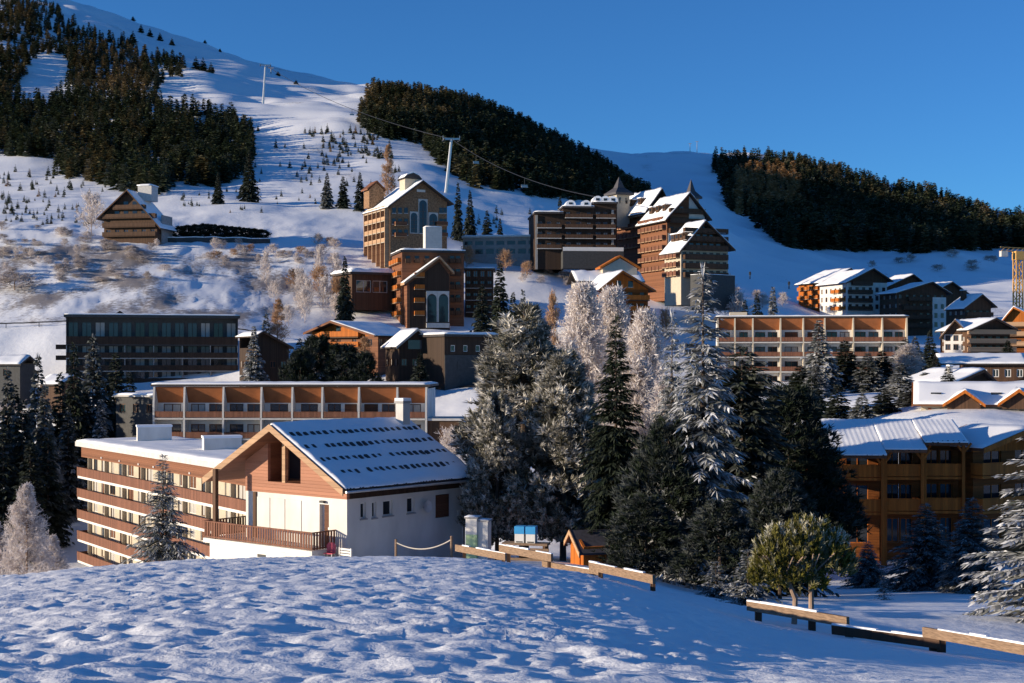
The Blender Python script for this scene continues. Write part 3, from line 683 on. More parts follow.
# ================================================================== dark hotel block on the left
def dark_block():
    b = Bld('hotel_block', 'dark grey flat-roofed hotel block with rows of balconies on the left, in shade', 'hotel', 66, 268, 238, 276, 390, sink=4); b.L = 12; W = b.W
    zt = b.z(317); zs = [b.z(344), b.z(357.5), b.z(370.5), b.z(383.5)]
    n = 13; holes = []; rnd = random.Random(8)
    for k, z in enumerate(zs):
        for i in range(n):
            c = W * (i + .5) / n; holes.append((c - .95, c + .95, z + .15, z + (2.3 if k else 4.3)))
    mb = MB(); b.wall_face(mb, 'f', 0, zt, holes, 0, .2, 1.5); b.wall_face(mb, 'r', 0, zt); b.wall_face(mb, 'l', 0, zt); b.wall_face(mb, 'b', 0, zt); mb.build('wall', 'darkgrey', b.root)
    for h in holes:
        fme, pme = window_mesh(h[1] - h[0], h[3] - h[2], 'darkgrey', rnd.choice(['glass', 'glass_b', 'glass_b', 'curtain']), 1, False, 1.66); link('window', fme, b.root, (h[0], 0, h[2]))
    for k, z in enumerate(zs):
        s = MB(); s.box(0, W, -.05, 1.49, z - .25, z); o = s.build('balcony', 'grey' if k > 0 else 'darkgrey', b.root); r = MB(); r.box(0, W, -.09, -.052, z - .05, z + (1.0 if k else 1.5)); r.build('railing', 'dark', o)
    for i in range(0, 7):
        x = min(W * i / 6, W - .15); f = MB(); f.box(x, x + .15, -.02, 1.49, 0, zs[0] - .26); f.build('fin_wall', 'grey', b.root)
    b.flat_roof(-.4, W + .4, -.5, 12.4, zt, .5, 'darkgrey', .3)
    k = MB(); k.prism([(b.sx(112), zt + .5), (b.sx(127), zt + .5), (b.sx(119.5), zt + 1.4)], 3, 6, 'y'); k.build('rooflight', 'dark', b.root)
    for z in (zs[0] - 1, zs[1] - .5): k = MB(); k.box(-1.9, -.02, .2, 1.6, z, z + .9); k.build('side_balcony', 'dark', b.root)
dark_block()

# ================================================================== honey-coloured wood chalet on the right
def wood_chalet():
    b = Bld('wood_chalet', 'large honey-wood chalet with stepped snowy tile roof and carved balconies behind the pines at right', 'chalet', 826, 113, 968, 112, 568, sink=3); W = b.W; b.L = 11
    zR = b.z(420, 0, 6) ; bays = [(b.sx(809), b.sx(884), 0.0, 455), (b.sx(884), b.sx(926), .9, 449.5), (b.sx(926), b.sx(970), 1.8, 442.5)]
    zb1, zb2 = b.z(477.5), b.z(512); zb3 = zb2 - 2.8
    yr = 6.0; roof = None
    for q, (x0, x1, y0, ye) in enumerate(bays):
        ze = b.z(ye, x0, y0 - 1.3); ye_ = y0 - 1.3
        mb = MB(); mb.prism([(ye_, ze - .25), (yr, zR - .25), (yr, zR), (ye_, ze)], x0 + .004, x1 - .004, 'x'); r = mb.build('roof', 'redwood', b.root)
        nx = int((x1 - x0) / .12); nu = 28; X, U = np.meshgrid(np.linspace(x0, x1 - .01, nx), np.linspace(0, 1, nu))
        Y = ye_ + (yr - ye_) * U; Z = ze + (zR - ze) * U + .10 + .035 * np.abs(np.sin(X * math.pi / .42)) - .03 * ((U * 14) % 1) + vnoise(X * .8, U * 6, 4) * .06
        Y[0] -= .10 + .10 * vnoise(X[0] * 3, X[0] * 0, 6)
        top = np.stack([X, Y, Z], -1).reshape(-1, 3); bot = top.copy(); bot[:, 2] = (ze + (zR - ze) * U + .004).ravel(); n = nx * nu; i = np.arange(n).reshape(nu, nx)
        F = list(np.stack([i[:-1, :-1], i[:-1, 1:], i[1:, 1:], i[1:, :-1]], -1).reshape(-1, 4)); ring = list(i[::-1, 0]) + list(i[0, 1:]) + list(i[1:, -1])
        for k in range(len(ring) - 1): F.append(np.array([ring[k], n + ring[k], n + ring[k+1], ring[k+1]]))
        link('snow_cover', np_mesh('snow_cover', np.vstack([top, bot]), np.array(F), 'snow'), r)
        t = MB()
        m = int((x1 - x0) / .42)
        for k in range(m): xx = x0 + .2 + .42 * k; t.tube([(xx, ye_ + .25, ze + .10), (xx, ye_ - .06, ze - .02)], .09, .09, 6)
        t.build('eaves_tiles', 'tile', r)
        # wall of this bay, windows, balconies, posts
        yw = y0 + 2.1; w = MB(); hs = []
        for z in (zb1, zb2, zb3): hs += [(x0 + .7, x0 + .7 + (x1 - x0) * .3, z + .05, z + 2.05), (x0 + (x1 - x0) * .55, x0 + (x1 - x0) * .85, z + .05, z + 2.05)]
        b.wall_face(w, 'f', 0, ze + .6, [], 0, .2, 50) if False else None
        us = sorted({x0 + .01, x1 - .01, *[h[0] for h in hs], *[h[1] for h in hs]}); zz = sorted({0.0, ze + .9, *[h[2] for h in hs], *[h[3] for h in hs]})
        for a, c in zip(us[:-1], us[1:]):
            for d, e in zip(zz[:-1], zz[1:]):
                if any(h[0] < (a + c) / 2 < h[1] and h[2] < (d + e) / 2 < h[3] for h in hs): continue
                w.quad([(a, yw, d), (c, yw, d), (c, yw, e), (a, yw, e)])
        w.quad([(x0 + .01, yw, 0), (x0 + .01, yw, ze + .9), (x0 + .01, 11, ze + .9), (x0 + .01, 11, 0)]); w.quad([(x1 - .01, yw, 0), (x1 - .01, 11, 0), (x1 - .01, 11, ze + .9), (x1 - .01, yw, ze + .9)])
        w.build('wall', 'orange_z_shaded', b.root)
        for h in hs:
            fme, pme = window_mesh(h[1] - h[0], h[3] - h[2], 'orange', 'glass', 1, True, .15); o = link('window', fme, b.root, (h[0], yw, h[2])); link('pane', pme, o)
        for z in (zb1, zb2): b.balcony(x0 + .25, x1 - .12, y0, yw - .01, z, 1.0, 'orange', 'orange', 'panel', .22)
        for xx in (x0 + .12, x1 - .26):
            p = MB(); p.box(xx, xx + .24, y0 - .26, y0 - .03, 0, ze + .12); p.obox((xx + .12, y0 - .15, ze - .9), (xx + .75, y0 - .15, ze - .1), .14, .16); p.obox((xx + .12, y0 - .15, ze - .9), (xx - .5, y0 - .15, ze - .1), .14, .16); p.build('post', 'orange', b.root)
        br = MB(); br.box(x0 + .1, x1 - .1, y0 - .22, y0 - .04, ze + .13, ze + .35); br.build('beam', 'orange', b.root)
    mb = MB(); mb.prism([(yr + .003, zR), (yr + .003, zR - .25), (12.5, b.z(455) - .25), (12.5, b.z(455))], bays[0][0], bays[-1][1], 'x'); r = mb.build('roof', 'tile', b.root)
    # right-hand wing, its gable turned to the sun
    c = Bld('wood_chalet_wing', 'honey-wood wing with a snowy gable roof at the right end of the large wood chalet', 'chalet wing', 973, 114.5, 1042, 118.5, 568, sink=3); c.L = 5; W = c.W
    zr = c.z(427, W * .62); ze = c.z(446); ez = c.z(448, W)
    zl = [c.z(475), c.z(510), c.z(510) - 2.8]
    hs = [h for z in zl for h in ((W * .15, W * .4, z + .05, z + 2.0), (W * .6, W * .85, z + .05, z + 2.0))]
    c.walls(ze - .5, 'orange_z_shaded', {'f': hs}); c.windows('f', hs, 'orange', 'glass', 1, True)
    c.gable_roof(-.5, W + .9, W * .62, ze - .1, ez, zr, -1.6, 5.3, fascia='orange', mat='redwood', snow=.2)
    c.gable_wall([(0, ze - .5), (W, ze - .5), (W, ez - .1), (W * .62, zr - .27), (0, ze - .1)], 0, 'orange')
    for z in zl[:2]: c.balcony(-.3, W + .3, -1.3, -.01, z, 1.0, 'orange', 'orange', 'panel', .22)
wood_chalet()
# ================================================================== buildings up the hill
def gable_front(name, label, cat, pa, da, pb, db, base, apex, eaves, L, wall, gable=None, over=1.0, fover=1.2, rows=(), nwin=4, wsz=(1.1, 1.3), balc=None, roof='tile', snow=.3, wl=None, side_rows=None, nside=6, ridge=None, fascia='brown', ground=None, side_l=None, brail='brown', group=None):
    """apex=(px,py), eaves=(pyL,pyR) seen at the wall corners; rows: image rows of the window sills on the front"""
    b = Bld(name, label, cat, pa, da, pb, db, base, sink=4, group=group); b.L = L; W = b.W
    xr = b.sx(apex[0]) if ridge is None else W * ridge; zr = b.z(apex[1], xr); z0, z1 = b.z(eaves[0]), b.z(eaves[1], W)
    s0, s1 = (zr - z0) / max(xr, .5), (zr - z1) / max(W - xr, .5)
    zc = min(z0, z1) - .35
    hs = []
    for py in rows:
        z = b.z(py, W / 2)
        n = nwin
        for i in range(n):
            c = W * (i + .5) / n
            top = min(z0 + s0 * c, z1 + s1 * (W - c)) - .6
            if z + wsz[1] < min(top, 99): hs.append((c - wsz[0] / 2, c + wsz[0] / 2, z, z + wsz[1]))
    low = [h for h in hs if h[3] < zc - .05]; high = [h for h in hs if h[2] > zc + .05]
    sl = []
    for py in (side_rows or rows):
        z = b.z(py, 0)
        if z + wsz[1] < zc - .1: sl += [(L * (i + .5) / nside - wsz[0] / 2, L * (i + .5) / nside + wsz[0] / 2, z, z + wsz[1]) for i in range(nside)]
    mats = wall
    b.walls(zc, wall, {'f': low, 'l': sl, 'r': sl})
    if wl:
        k = MB(); k.quad([(-.012, L, 0), (-.012, 0, 0), (-.012, 0, zc), (-.012, L, zc)]) 
    b.windows('f', low, 'wframe', ['glass', 'glass_b'], 1); b.windows('l', sl, 'wframe', ['glass', 'curtain'], 1); b.windows('r', sl, 'wframe', ['glass', 'glass_b'], 1)
    zu = lambda x: (z0 + s0 * x if x < xr else z1 + s1 * (W - x)) - .27
    b.gable_wall([(0, zc), (W, zc), (W, zu(W)), (xr, zr - .27), (0, zu(0))], -.02, gable or wall, t=.2)
    b.gable_wall([(0, zc), (W, zc), (W, zu(W)), (xr, zr - .27), (0, zu(0))], L - .2, gable or wall, t=.2)
    for h in high:
        k = MB(); k.box(h[0], h[1], -.06, -.025, h[2], h[3]); k.box(h[0] - .08, h[1] + .08, -.055, -.022, h[2] - .08, h[2] - .002, 1); k.build('window', ['glass', 'frame'], b.root)
    b.gable_roof(-over, W + over, xr, z0 - s0 * over, z1 - s1 * over, zr, -fover, L + .6, fascia=fascia, mat=roof, snow=snow)
    if balc:
        for (py, x0, x1) in balc:
            z = b.z(py, W / 2); b.balcony(W * x0, W * x1, -1.1, -.03, z, 1.0, 'brown', brail, 'panel', .2)
    return b
def side_balconies(b, rows, y0, y1, n, rail='orange', slab='beam', d=1.1):
    """short balconies down the left-hand side wall"""
    for py in rows:
        z = b.z(py, 0, (y0 + y1) / 2)
        for i in range(n):
            a = y0 + (y1 - y0) * (i + .08) / n; c = y0 + (y1 - y0) * (i + .92) / n
            s = MB(); s.box(-d, -.01, a, c, z - .18, z); o = s.build('balcony', slab, b.root); r = MB(); r.box(-d, -d + .05, a, c, z + .05, z + 1.0); r.box(-d + .06, -.02, a, a + .05, z + .05, z + 1.0); r.box(-d + .06, -.02, c - .05, c, z + .05, z + 1.0); r.build('railing', rail, o)

# chalet of flats high on the left
b = gable_front('chalet_flats', 'brown wooden chalet of flats with steep snowy gable below the left forest', 'chalet', 104, 380, 157, 377, 242, (129, 190), (214, 222), 9, 'brown', 'brown', 1.6, 1.4, rows=(235, 225.5, 216.5, 207), nwin=6, wsz=(1.3, 1.5), balc=[(236, 0, 1), (227, 0, 1), (218, 0, 1), (209, .2, .8)], snow=.12, brail='brown')
k = MB(); xr = b.sx(129); z = b.z(190, xr); k.box(xr + .6, xr + 4.6, 4, 8, z - 2.5, z + 1.6); c = k.build('roof_house', 'pale', b.root); link('snow_cover', snow_slab(xr + .4, xr + 4.8, 3.8, 8.2, z + 1.6, .6), c)
k = MB(); k.box(b.W + .01, b.W + .35, 2.5, 8.8, 0, b.z(214, b.W)); k.build('side_cladding', 'grey', b.root)
def hill_wall():
    k = MB(); c = MB(); pts = []
    for i in range(13):
        px = 157 + 113 * i / 12; D = ground_D(px, 242.5 + .1 * i, 300); x = (px - HX) / FOC * D; pts.append((x, D, Hs(x, D)))
    e = empty('retaining_wall', pts[0]); tag(e, 'low dark concrete retaining wall running right from the chalet of flats', 'wall'); o = Vector(pts[0])
    for p, q in zip(pts[:-1], pts[1:]):
        a, b = Vector(p) - o, Vector(q) - o; k.obox(a + Vector((0, 0, -.4)), b + Vector((0, 0, -.4)), .4, 3.2); c.obox(a + Vector((0, .1, 1.32)), b + Vector((0, .1, 1.32)), .8, .22)
    k.build('wall', 'darkgrey', e); c.build('snow_cap', 'snow', e)
hill_wall()

# tall wood and stone hotel with arched windows
b = gable_front('hotel', 'tall wood and stone hotel with white arched windows and a sunlit cupola on its roof', 'hotel', 390, 365, 447, 372, 252, (421, 181), (204, 201), 17, 'stone', 'stone', 1.3, 1.6, rows=(), snow=.35)
W = b.W
def arch(px0, px1, y0, y1, mull=2):
    x0, x1 = b.sx(px0), b.sx(px1); z0, z1 = b.z(y1, W / 2), b.z(y0, W / 2); w = x1 - x0; r = w / 2; cx = (x0 + x1) / 2
    pts = [(x0, z0), (x1, z0), (x1, z1 - r)] + [(cx + r * math.cos(t), z1 - r + r * math.sin(t)) for t in np.linspace(0, math.pi, 10)[1:-1]] + [(x0, z1 - r)]
    f = MB(); f.prism([(x0 - .22, z0 - .2), (x1 + .22, z0 - .2), (x1 + .22, z1 + .3), (x0 - .22, z1 + .3)], -.18, -.03, 'y'); o = f.build('window', 'pale', b.root)
    g = MB(); g.prism(pts, -.22, -.185, 'y'); 
    g2 = g.build('pane', 'glass', o); m = MB()
    for i in range(1, mull): x = x0 + w * i / mull; m.box(x - .06, x + .06, -.26, -.225, z0, z1 - r)
    for i in range(1, 4): z = z0 + (z1 - r - z0) * i / 4; m.box(x0 + .02, x1 - .02, -.255, -.223, z - .04, z + .04)
    m.build('glazing_bar', 'wframe', o)
arch(419, 426.5, 200, 233); arch(410.5, 417, 213, 233); arch(429, 437, 213, 232)
for px in (394, 400, 406, 441, 445):
    for py in (235, 224, 213):
        x = b.sx(px); z = b.z(py, x); k = MB(); k.box(x - .5, x + .5, -.07, -.026, z, z + 1.4); k.box(x - .62, x + .62, -.10, -.028, z - .18, z - .003, 1); k.build('window', ['glass', 'pale'], b.root)
    x = b.sx(px)
    if px in (400, 441): b.balcony(x - 1.6, min(x + 1.6, b.W), -1.0, -.075, b.z(236, x) - .1, .9, 'beam', 'redwood'); b.balcony(x - 1.6, min(x + 1.6, b.W), -1.0, -.075, b.z(225, x) - .1, .9, 'beam', 'redwood')
x = b.sx(421); k = MB(); k.box(x - 1.2, x + 1.2, -.08, -.03, b.z(192, x), b.z(189.6, x)); k.build('window', 'frame', b.root)
# lit left side: balcony stacks
side_balconies(b, (244, 233.5, 223, 212.5), .6, 16.6, 5, 'beam', 'cream', 1.2)
k = MB()
for i in range(6): y = .6 + 16 * i / 5; k = MB(); k.box(-1.3, -.02, y - .15, y + .15, 0, b.z(207)); k.build('pier', 'beam', b.root)
zc = b.z(183, 3, 4); k = MB(); x0 = b.sx(405, 3); x1 = b.sx(421, 3); k.box(x0, x1 - .4, 3, 7, b.z(204), b.z(178.5, x0, 3)); c = k.build('cupola', 'cream', b.root)
k = MB(); zz = b.z(178.5, x0, 3); k.prism([(x0 - .6, zz), (x1 + .3, zz), (x1 - .7, zz + 1.0), ((x0 + x1) / 2, zz + 1.6), (x0 + .5, zz + 1.0)], 2.6, 7.4, 'y'); k.build('cupola_roof', 'tile', c)
k = MB(); k.prism([(x0 - .3, zz + .35), (x0 + .5, zz + 1.02), ((x0 + x1) / 2, zz + 1.62), (x1 - .7, zz + 1.02), (x1, zz + .35), (x1 - .9, zz + 1.3), ((x0 + x1) / 2, zz + 2.0), (x0 + .6, zz + 1.35)], 2.7, 7.3, 'y'); k.build('snow_cap', 'snow', c)
k = MB(); xa = b.sx(376, 14); k.prism([(-1.2, b.z(208, 0, 14)), (3, b.z(208, 0, 14)), (3, b.z(190, 0, 14)), (.9, b.z(183.5, 0, 14)), (-1.2, b.z(190, 0, 14))], 12.5, 16.8, 'y'); k.build('side_gable', 'stone', b.root)
k = MB(); k.prism([(-1.9, b.z(191, 0, 14)), (.9, b.z(182.5, 0, 14)), (3.4, b.z(191, 0, 14)), (3.4, b.z(189.5, 0, 14)), (.9, b.z(181, 0, 14)), (-1.9, b.z(189.5, 0, 14))], 12, 17.2, 'y'); k.build('side_gable_roof', 'redwood', b.root)

# gabled building below it with tall arched glazing
b = Bld('hotel_annex', 'orange-brown gabled building with tall arched glazing and snowy flat roof, directly below the tall hotel', 'hotel', 402, 320, 464, 323.6, 328, sink=3); b.L = 14; W = b.W
zt = b.z(252); sr = [(i * 2.8 + 1, i * 2.8 + 2.1, b.z(py), b.z(py) + 1.4) for py in (315, 302, 289, 276, 263) for i in range(5)]
b.walls(zt, 'redwood', {'l': sr}); b.windows('l', sr, 'wframe', ['glass', 'curtain']); b.flat_roof(-.4, W + .4, -.5, 14.3, zt, .5, 'tile', .5)
side_balconies(b, (316, 303, 290, 277, 264), .5, 13.5, 4, 'orange', 'beam', .9)
for py in (314, 301, 288, 275, 262):
    for px in (452, 458) + ((408, 417, 427) if py < 270 else ()): x = b.sx(px); k = MB(); k.box(x - .5, x + .5, -.06, -.01, b.z(py, x), b.z(py, x) + 1.4); k.build('window', 'glass', b.root); b.balcony(x - .65, x + .65, -.7, -.065, b.z(py, x) - .1, .8, 'brown', 'brown')
g = MB(); x0, x1, xr = b.sx(407, -4), b.sx(450, -4), b.sx(439, -4); za, zl = b.z(258.5, xr, -4), b.z(281, x0, -4); zrr = b.z(272, x1, -4)
g.prism([(x0, 0), (x1, 0), (x1, zrr), (xr, za), (x0, zl)], -4, -.02, 'y'); g.build('projecting_gable', 'redwood', b.root)
g = MB(); g.prism([(x0 - .8, zl - .9), (xr, za), (x1 + .8, zrr - .5), (x1 + .8, zrr), (xr, za + .5), (x0 - .8, zl - .3)], -5, -.05, 'y'); r = g.build('gable_roof', 'beam', b.root)
link('snow_cover', snow_prism([(x0 - .8, zl - .3), (xr, za + .5)], -4.9, -.3, 'y', .2), r)
g = MB(); g.prism([(x0 + .5, 0), (x1 - .2, 0), (x1 - .2, zrr - .7), (xr, za - .8), (x0 + .5, zl - .6)], -4.15, -4.01, 'y'); g.build('gable_front', 'dark', b.root)
for (p0, p1) in ((427, 436.5), (438.5, 448)):
    a, c = b.sx(p0, -4), b.sx(p1, -4); r = (c - a) / 2; cx = (a + c) / 2; z0_, z1_ = b.z(322, cx, -4), b.z(294, cx, -4)
    k = MB(); k.prism([(a - .2, z0_), (a, z0_), (a, z1_ - r)] + [(cx - r * math.cos(t), z1_ - r + r * math.sin(t)) for t in np.linspace(0, math.pi, 9)[1:-1]] + [(c, z1_ - r), (c, z0_), (c + .2, z0_), (c + .2, z1_ + .2), (a - .2, z1_ + .2)], -4.3, -4.155, 'y'); o = k.build('window', 'pale', b.root)
    k = MB(); k.box(a, c, -4.2, -4.16, z0_, z1_ - .3 * r); k.build('pane', 'glass', o)
k = MB(); k.box(b.sx(426, -4), b.sx(449, -4), -4.34, -4.16, b.z(293, 5, -4), b.z(291, 5, -4)); k.build('stone_band', 'pale', b.root); k = MB(); k.box(b.sx(426, -4), b.sx(449, -4), -4.6, -4.16, 3.0, b.z(323, 5, -4)); k.build('stone_band', 'pale', b.root)
for py in (315, 302, 289, 277):
    x = b.sx(419, -4); b.balcony(b.sx(414, -4), b.sx(424, -4), -5, -4.16, b.z(py, x, -4), .9, 'beam', 'orange')
h = MB(); xa, xb = b.sx(425.5, 2), b.sx(442, 2); h.box(xa, xb, 2, 5, zt + .5, b.z(226.5, xa, 2)); k = h.build('roof_house', 'pale', b.root); link('snow_cover', snow_slab(xa, xb, 2, 5, b.z(226.5, xa, 2), .3), k)

# low flat buildings beside it
b = Bld('garage_building', 'low brown flat-roofed building with thick snow on top, left of the arched building', 'garage', 352, 325, 393, 330, 297, sink=3); b.L = 12; W = b.W
hs = [(W * (.1 + .4 * i), W * (.1 + .4 * i) + W * .36, b.z(292), b.z(280)) for i in range(2)]; b.walls(b.z(274), 'brown', {'f': hs}); b.windows('f', hs, 'pale', 'glass', 1); b.flat_roof(-.8, W + .6, -1, 12, b.z(274), .5, 'tile', 1.0)
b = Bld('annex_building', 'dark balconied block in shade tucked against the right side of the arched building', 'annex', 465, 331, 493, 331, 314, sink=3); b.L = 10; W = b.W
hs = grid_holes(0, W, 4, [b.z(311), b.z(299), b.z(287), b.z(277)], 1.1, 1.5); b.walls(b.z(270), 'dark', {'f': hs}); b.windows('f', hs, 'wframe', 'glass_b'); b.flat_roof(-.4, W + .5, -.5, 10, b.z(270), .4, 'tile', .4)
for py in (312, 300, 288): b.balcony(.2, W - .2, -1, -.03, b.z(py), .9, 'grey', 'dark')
b = Bld('gallery', 'long low concrete gallery with dark slots running between the hotels', 'gallery', 463, 385, 560, 381, 259, sink=3); b.L = 8; W = b.W
hs = [(W * i / 9 + .3, W * (i + 1) / 9 - .3, b.z(y1), b.z(y0)) for (y0, y1) in ((241, 245.5), (249, 254.5)) for i in range(9)]
b.walls(b.z(238), 'grey', {'f': hs}); b.windows('f', hs, 'grey', 'glass', 0); b.flat_roof(-.3, W + .3, -.6, 8, b.z(238), .4, 'pale', .4)

# dark hotel with the snowy dormers
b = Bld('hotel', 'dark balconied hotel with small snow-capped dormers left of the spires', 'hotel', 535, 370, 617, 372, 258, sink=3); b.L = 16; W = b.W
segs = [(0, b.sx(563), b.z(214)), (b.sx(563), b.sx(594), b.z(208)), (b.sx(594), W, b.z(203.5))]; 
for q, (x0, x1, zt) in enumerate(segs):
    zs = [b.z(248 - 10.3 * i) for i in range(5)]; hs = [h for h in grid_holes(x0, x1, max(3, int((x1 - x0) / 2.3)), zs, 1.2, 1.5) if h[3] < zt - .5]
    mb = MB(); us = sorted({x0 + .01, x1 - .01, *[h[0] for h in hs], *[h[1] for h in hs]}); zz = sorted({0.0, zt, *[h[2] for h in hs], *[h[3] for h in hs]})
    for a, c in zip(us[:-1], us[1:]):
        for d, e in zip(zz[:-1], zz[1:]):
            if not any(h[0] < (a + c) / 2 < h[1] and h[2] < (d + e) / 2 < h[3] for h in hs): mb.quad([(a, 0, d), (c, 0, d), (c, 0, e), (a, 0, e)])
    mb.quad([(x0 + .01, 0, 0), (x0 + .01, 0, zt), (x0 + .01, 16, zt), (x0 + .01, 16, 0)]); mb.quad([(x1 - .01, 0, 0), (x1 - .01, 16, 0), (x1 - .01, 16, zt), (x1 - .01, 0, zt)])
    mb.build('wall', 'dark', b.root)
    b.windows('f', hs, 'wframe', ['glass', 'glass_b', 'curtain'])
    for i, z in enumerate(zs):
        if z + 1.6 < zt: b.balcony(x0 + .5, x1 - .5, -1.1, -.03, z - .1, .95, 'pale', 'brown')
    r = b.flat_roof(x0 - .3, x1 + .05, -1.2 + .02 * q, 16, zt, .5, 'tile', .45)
    if q:
        n = 2 if q == 1 else 3
        for i in range(n):
            cx = x0 + (x1 - x0) * (i + .5) / n; k = MB(); t = np.linspace(0, math.pi, 8)
            k.prism([(cx + 1.1 * math.cos(a), zt + .5 + 1.3 * math.sin(a)) for a in t], .2, 3.5, 'y'); o = k.build('dormer', 'cream', b.root)
            k = MB(); k.prism([(cx + 1.4 * math.cos(a), zt + .8 + 1.45 * math.sin(a)) for a in t] , .0, 3.7, 'y'); k.build('snow_cap', 'snow', o); k = MB(); k.box(cx - .5, cx + .5, -.05, -.003, zt + .85, zt + 1.6); k.build('window', 'glass', o)
k = MB(); k.box(b.sx(561), b.sx(621), -4, -.02, 0, b.z(252)); k.build('terrace', 'darkgrey', b.root); k = MB(); k.box(b.sx(561), b.sx(621), -4.05, -3.95, b.z(252) + .05, b.z(248)); k.build('railing', 'frame', b.root)
for px in (536.5, 612.5): x = b.sx(px); k = MB(); k.box(x - .3, x + .3, -.3, -.012, 0, segs[2][2] - 1.5 if px > 600 else segs[0][2] - .3); k.build('pilaster', 'grey', b.root)

# the two spired wings and the gable in front
def spire(px, ptop, pbase, pw, D, label, body_py, ct=True):
    x, y, _ = P(px, 0, D); z0 = (HY - body_py) / FOC * D; zb = (HY - pbase) / FOC * D; zt = (HY - ptop) / FOC * D; w = pw / FOC * D / 2
    e = empty('spire_tower', (x, y, z0 - 6), .5); tag(e, label, 'tower'); zb -= z0 - 6; zt -= z0 - 6
    k = MB(); k.box(-w * .8, w * .8, -w * .8, w * .8, 0, zb - .6); k.build('tower_wall', 'cream', e)
    k = MB(); k.box(-w * 1.15, w * 1.15, -w * 1.15, w * 1.15, zb - .6, zb); r = k.build('tower_roof', 'slate', e)
    def pyr(mb, w0, w1, za, zb_):
        c = [(-1, -1), (1, -1), (1, 1), (-1, 1)]; n = len(mb.v); mb.v += [(a * w0, b_ * w0, za) for a, b_ in c] + [(a * w1, b_ * w1, zb_) for a, b_ in c]
        for i in range(4): j = (i + 1) % 4; mb.f.append((n + i, n + j, n + 4 + j, n + 4 + i)); mb.m.append(0)
        mb.f.append((n + 7, n + 6, n + 5, n + 4)); mb.m.append(0)
    k = MB(); pyr(k, w * 1.1, w * .45, zb + .004, zb + (zt - zb) * .32); pyr(k, w * .44, .05, zb + (zt - zb) * .32, zt); k.build('spire', 'slate', e)
    for a in (-.4, .4): k = MB(); k.box(a * w - .3, a * w + .3, -w * .83, -w * .8 - .003, zb - 3, zb - 1.4); k.build('window', 'glass', e)
spire(619, 177, 193.5, 19, 392, 'slim grey spire on a sunlit cream tower beside the dark hotel', 206)
spire(691, 179.5, 197, 14, 388, 'dark pointed spire rising behind the middle gable of the spired hotel', 212)
def wing(label, pa, da, pb, db, base, apex, eaves, L, wallf, wallg, rows, srows, n_s, over=1.2, nwin=4, ridge=None):
    b = gable_front('hotel_wing', label, 'hotel wing', pa, da, pb, db, base, apex, eaves, L, wallf, wallg, over, 1.5, rows=rows, nwin=nwin, side_rows=srows, nside=n_s, snow=.45, ridge=ridge, balc=[(r + 1, .04, .96) for r in rows])
    side_balconies(b, [r + 1 for r in srows], .4, L - .4, n_s, 'rail', 'beam', 1.1)
    s = b
    for i in range(3):                                   # small dormers in the left roof slope
        y = L * (.25 + .25 * i); x = .33 * s.sx(apex[0]); z = b.z(eaves[0]) + (b.z(apex[1], s.sx(apex[0])) - b.z(eaves[0])) * .33
        k = MB(); k.box(x - .9, x + .8, y - .8, y + .8, z - .3, z + 1.35); o = k.build('dormer', 'brown', b.root); k = MB(); k.box(x - 1.1, x + .9, y - 1, y + 1, z + 1.36, z + 1.6); k.build('snow_cap', 'snow', o); k = MB(); k.box(x - .94, x - .905, y - .5, y + .5, z + .3, z + 1.1); k.build('window', 'glass', o)
    return b
wing('red-balconied hotel wing with snowy roof between the two spires', 646, 384, 668, 387, 258, (659.5, 189), (208, 206), 18, 'redwood', 'dark', (245, 235, 225, 215), (247, 237, 227, 217), 8, nwin=3)
b = wing('red-balconied hotel wing with a white-panelled gable under the dark pointed spire', 667, 356, 705, 360, 285, (687.5, 193), (216, 215), 15, 'redwood', 'redwood', (232, 222, 212), (270, 260, 250, 240, 230, 222), 7, nwin=4)
k = MB(); x0, x1 = b.sx(689, -.1), b.sx(704.5, -.1); k.prism([(x0, 0), (x1, 0), (x1, b.z(217, x1)), (x0, b.z(196, x0))], -.12, -.045, 'y'); k.build('white_panel', 'white', b.root)
k = MB(); k.box(.3, x0 - .02, -.12, -.045, 0, b.z(233)); k.build('white_panel', 'white', b.root)
b = wing('front hotel wing with broad dark-balconied gable and sunlit cream side, on a grey podium', 681, 333, 728, 338, 288, (703, 221), (247, 246), 8, 'cream', 'brown', (276, 267, 258, 249, 240, 232), (275, 266, 257), 4, nwin=7)
w = Bld('podium', 'plain grey concrete podium below the front hotel wing', 'podium', 702, 326, 735, 332, 292, sink=4); k = MB(); k.box(0, w.W, 0, 4, 0, w.z(274)); k.build('wall', 'darkgrey', w.root); link('snow_cover', snow_slab(0, w.W, 0, 4, w.z(274), .2), w.root)

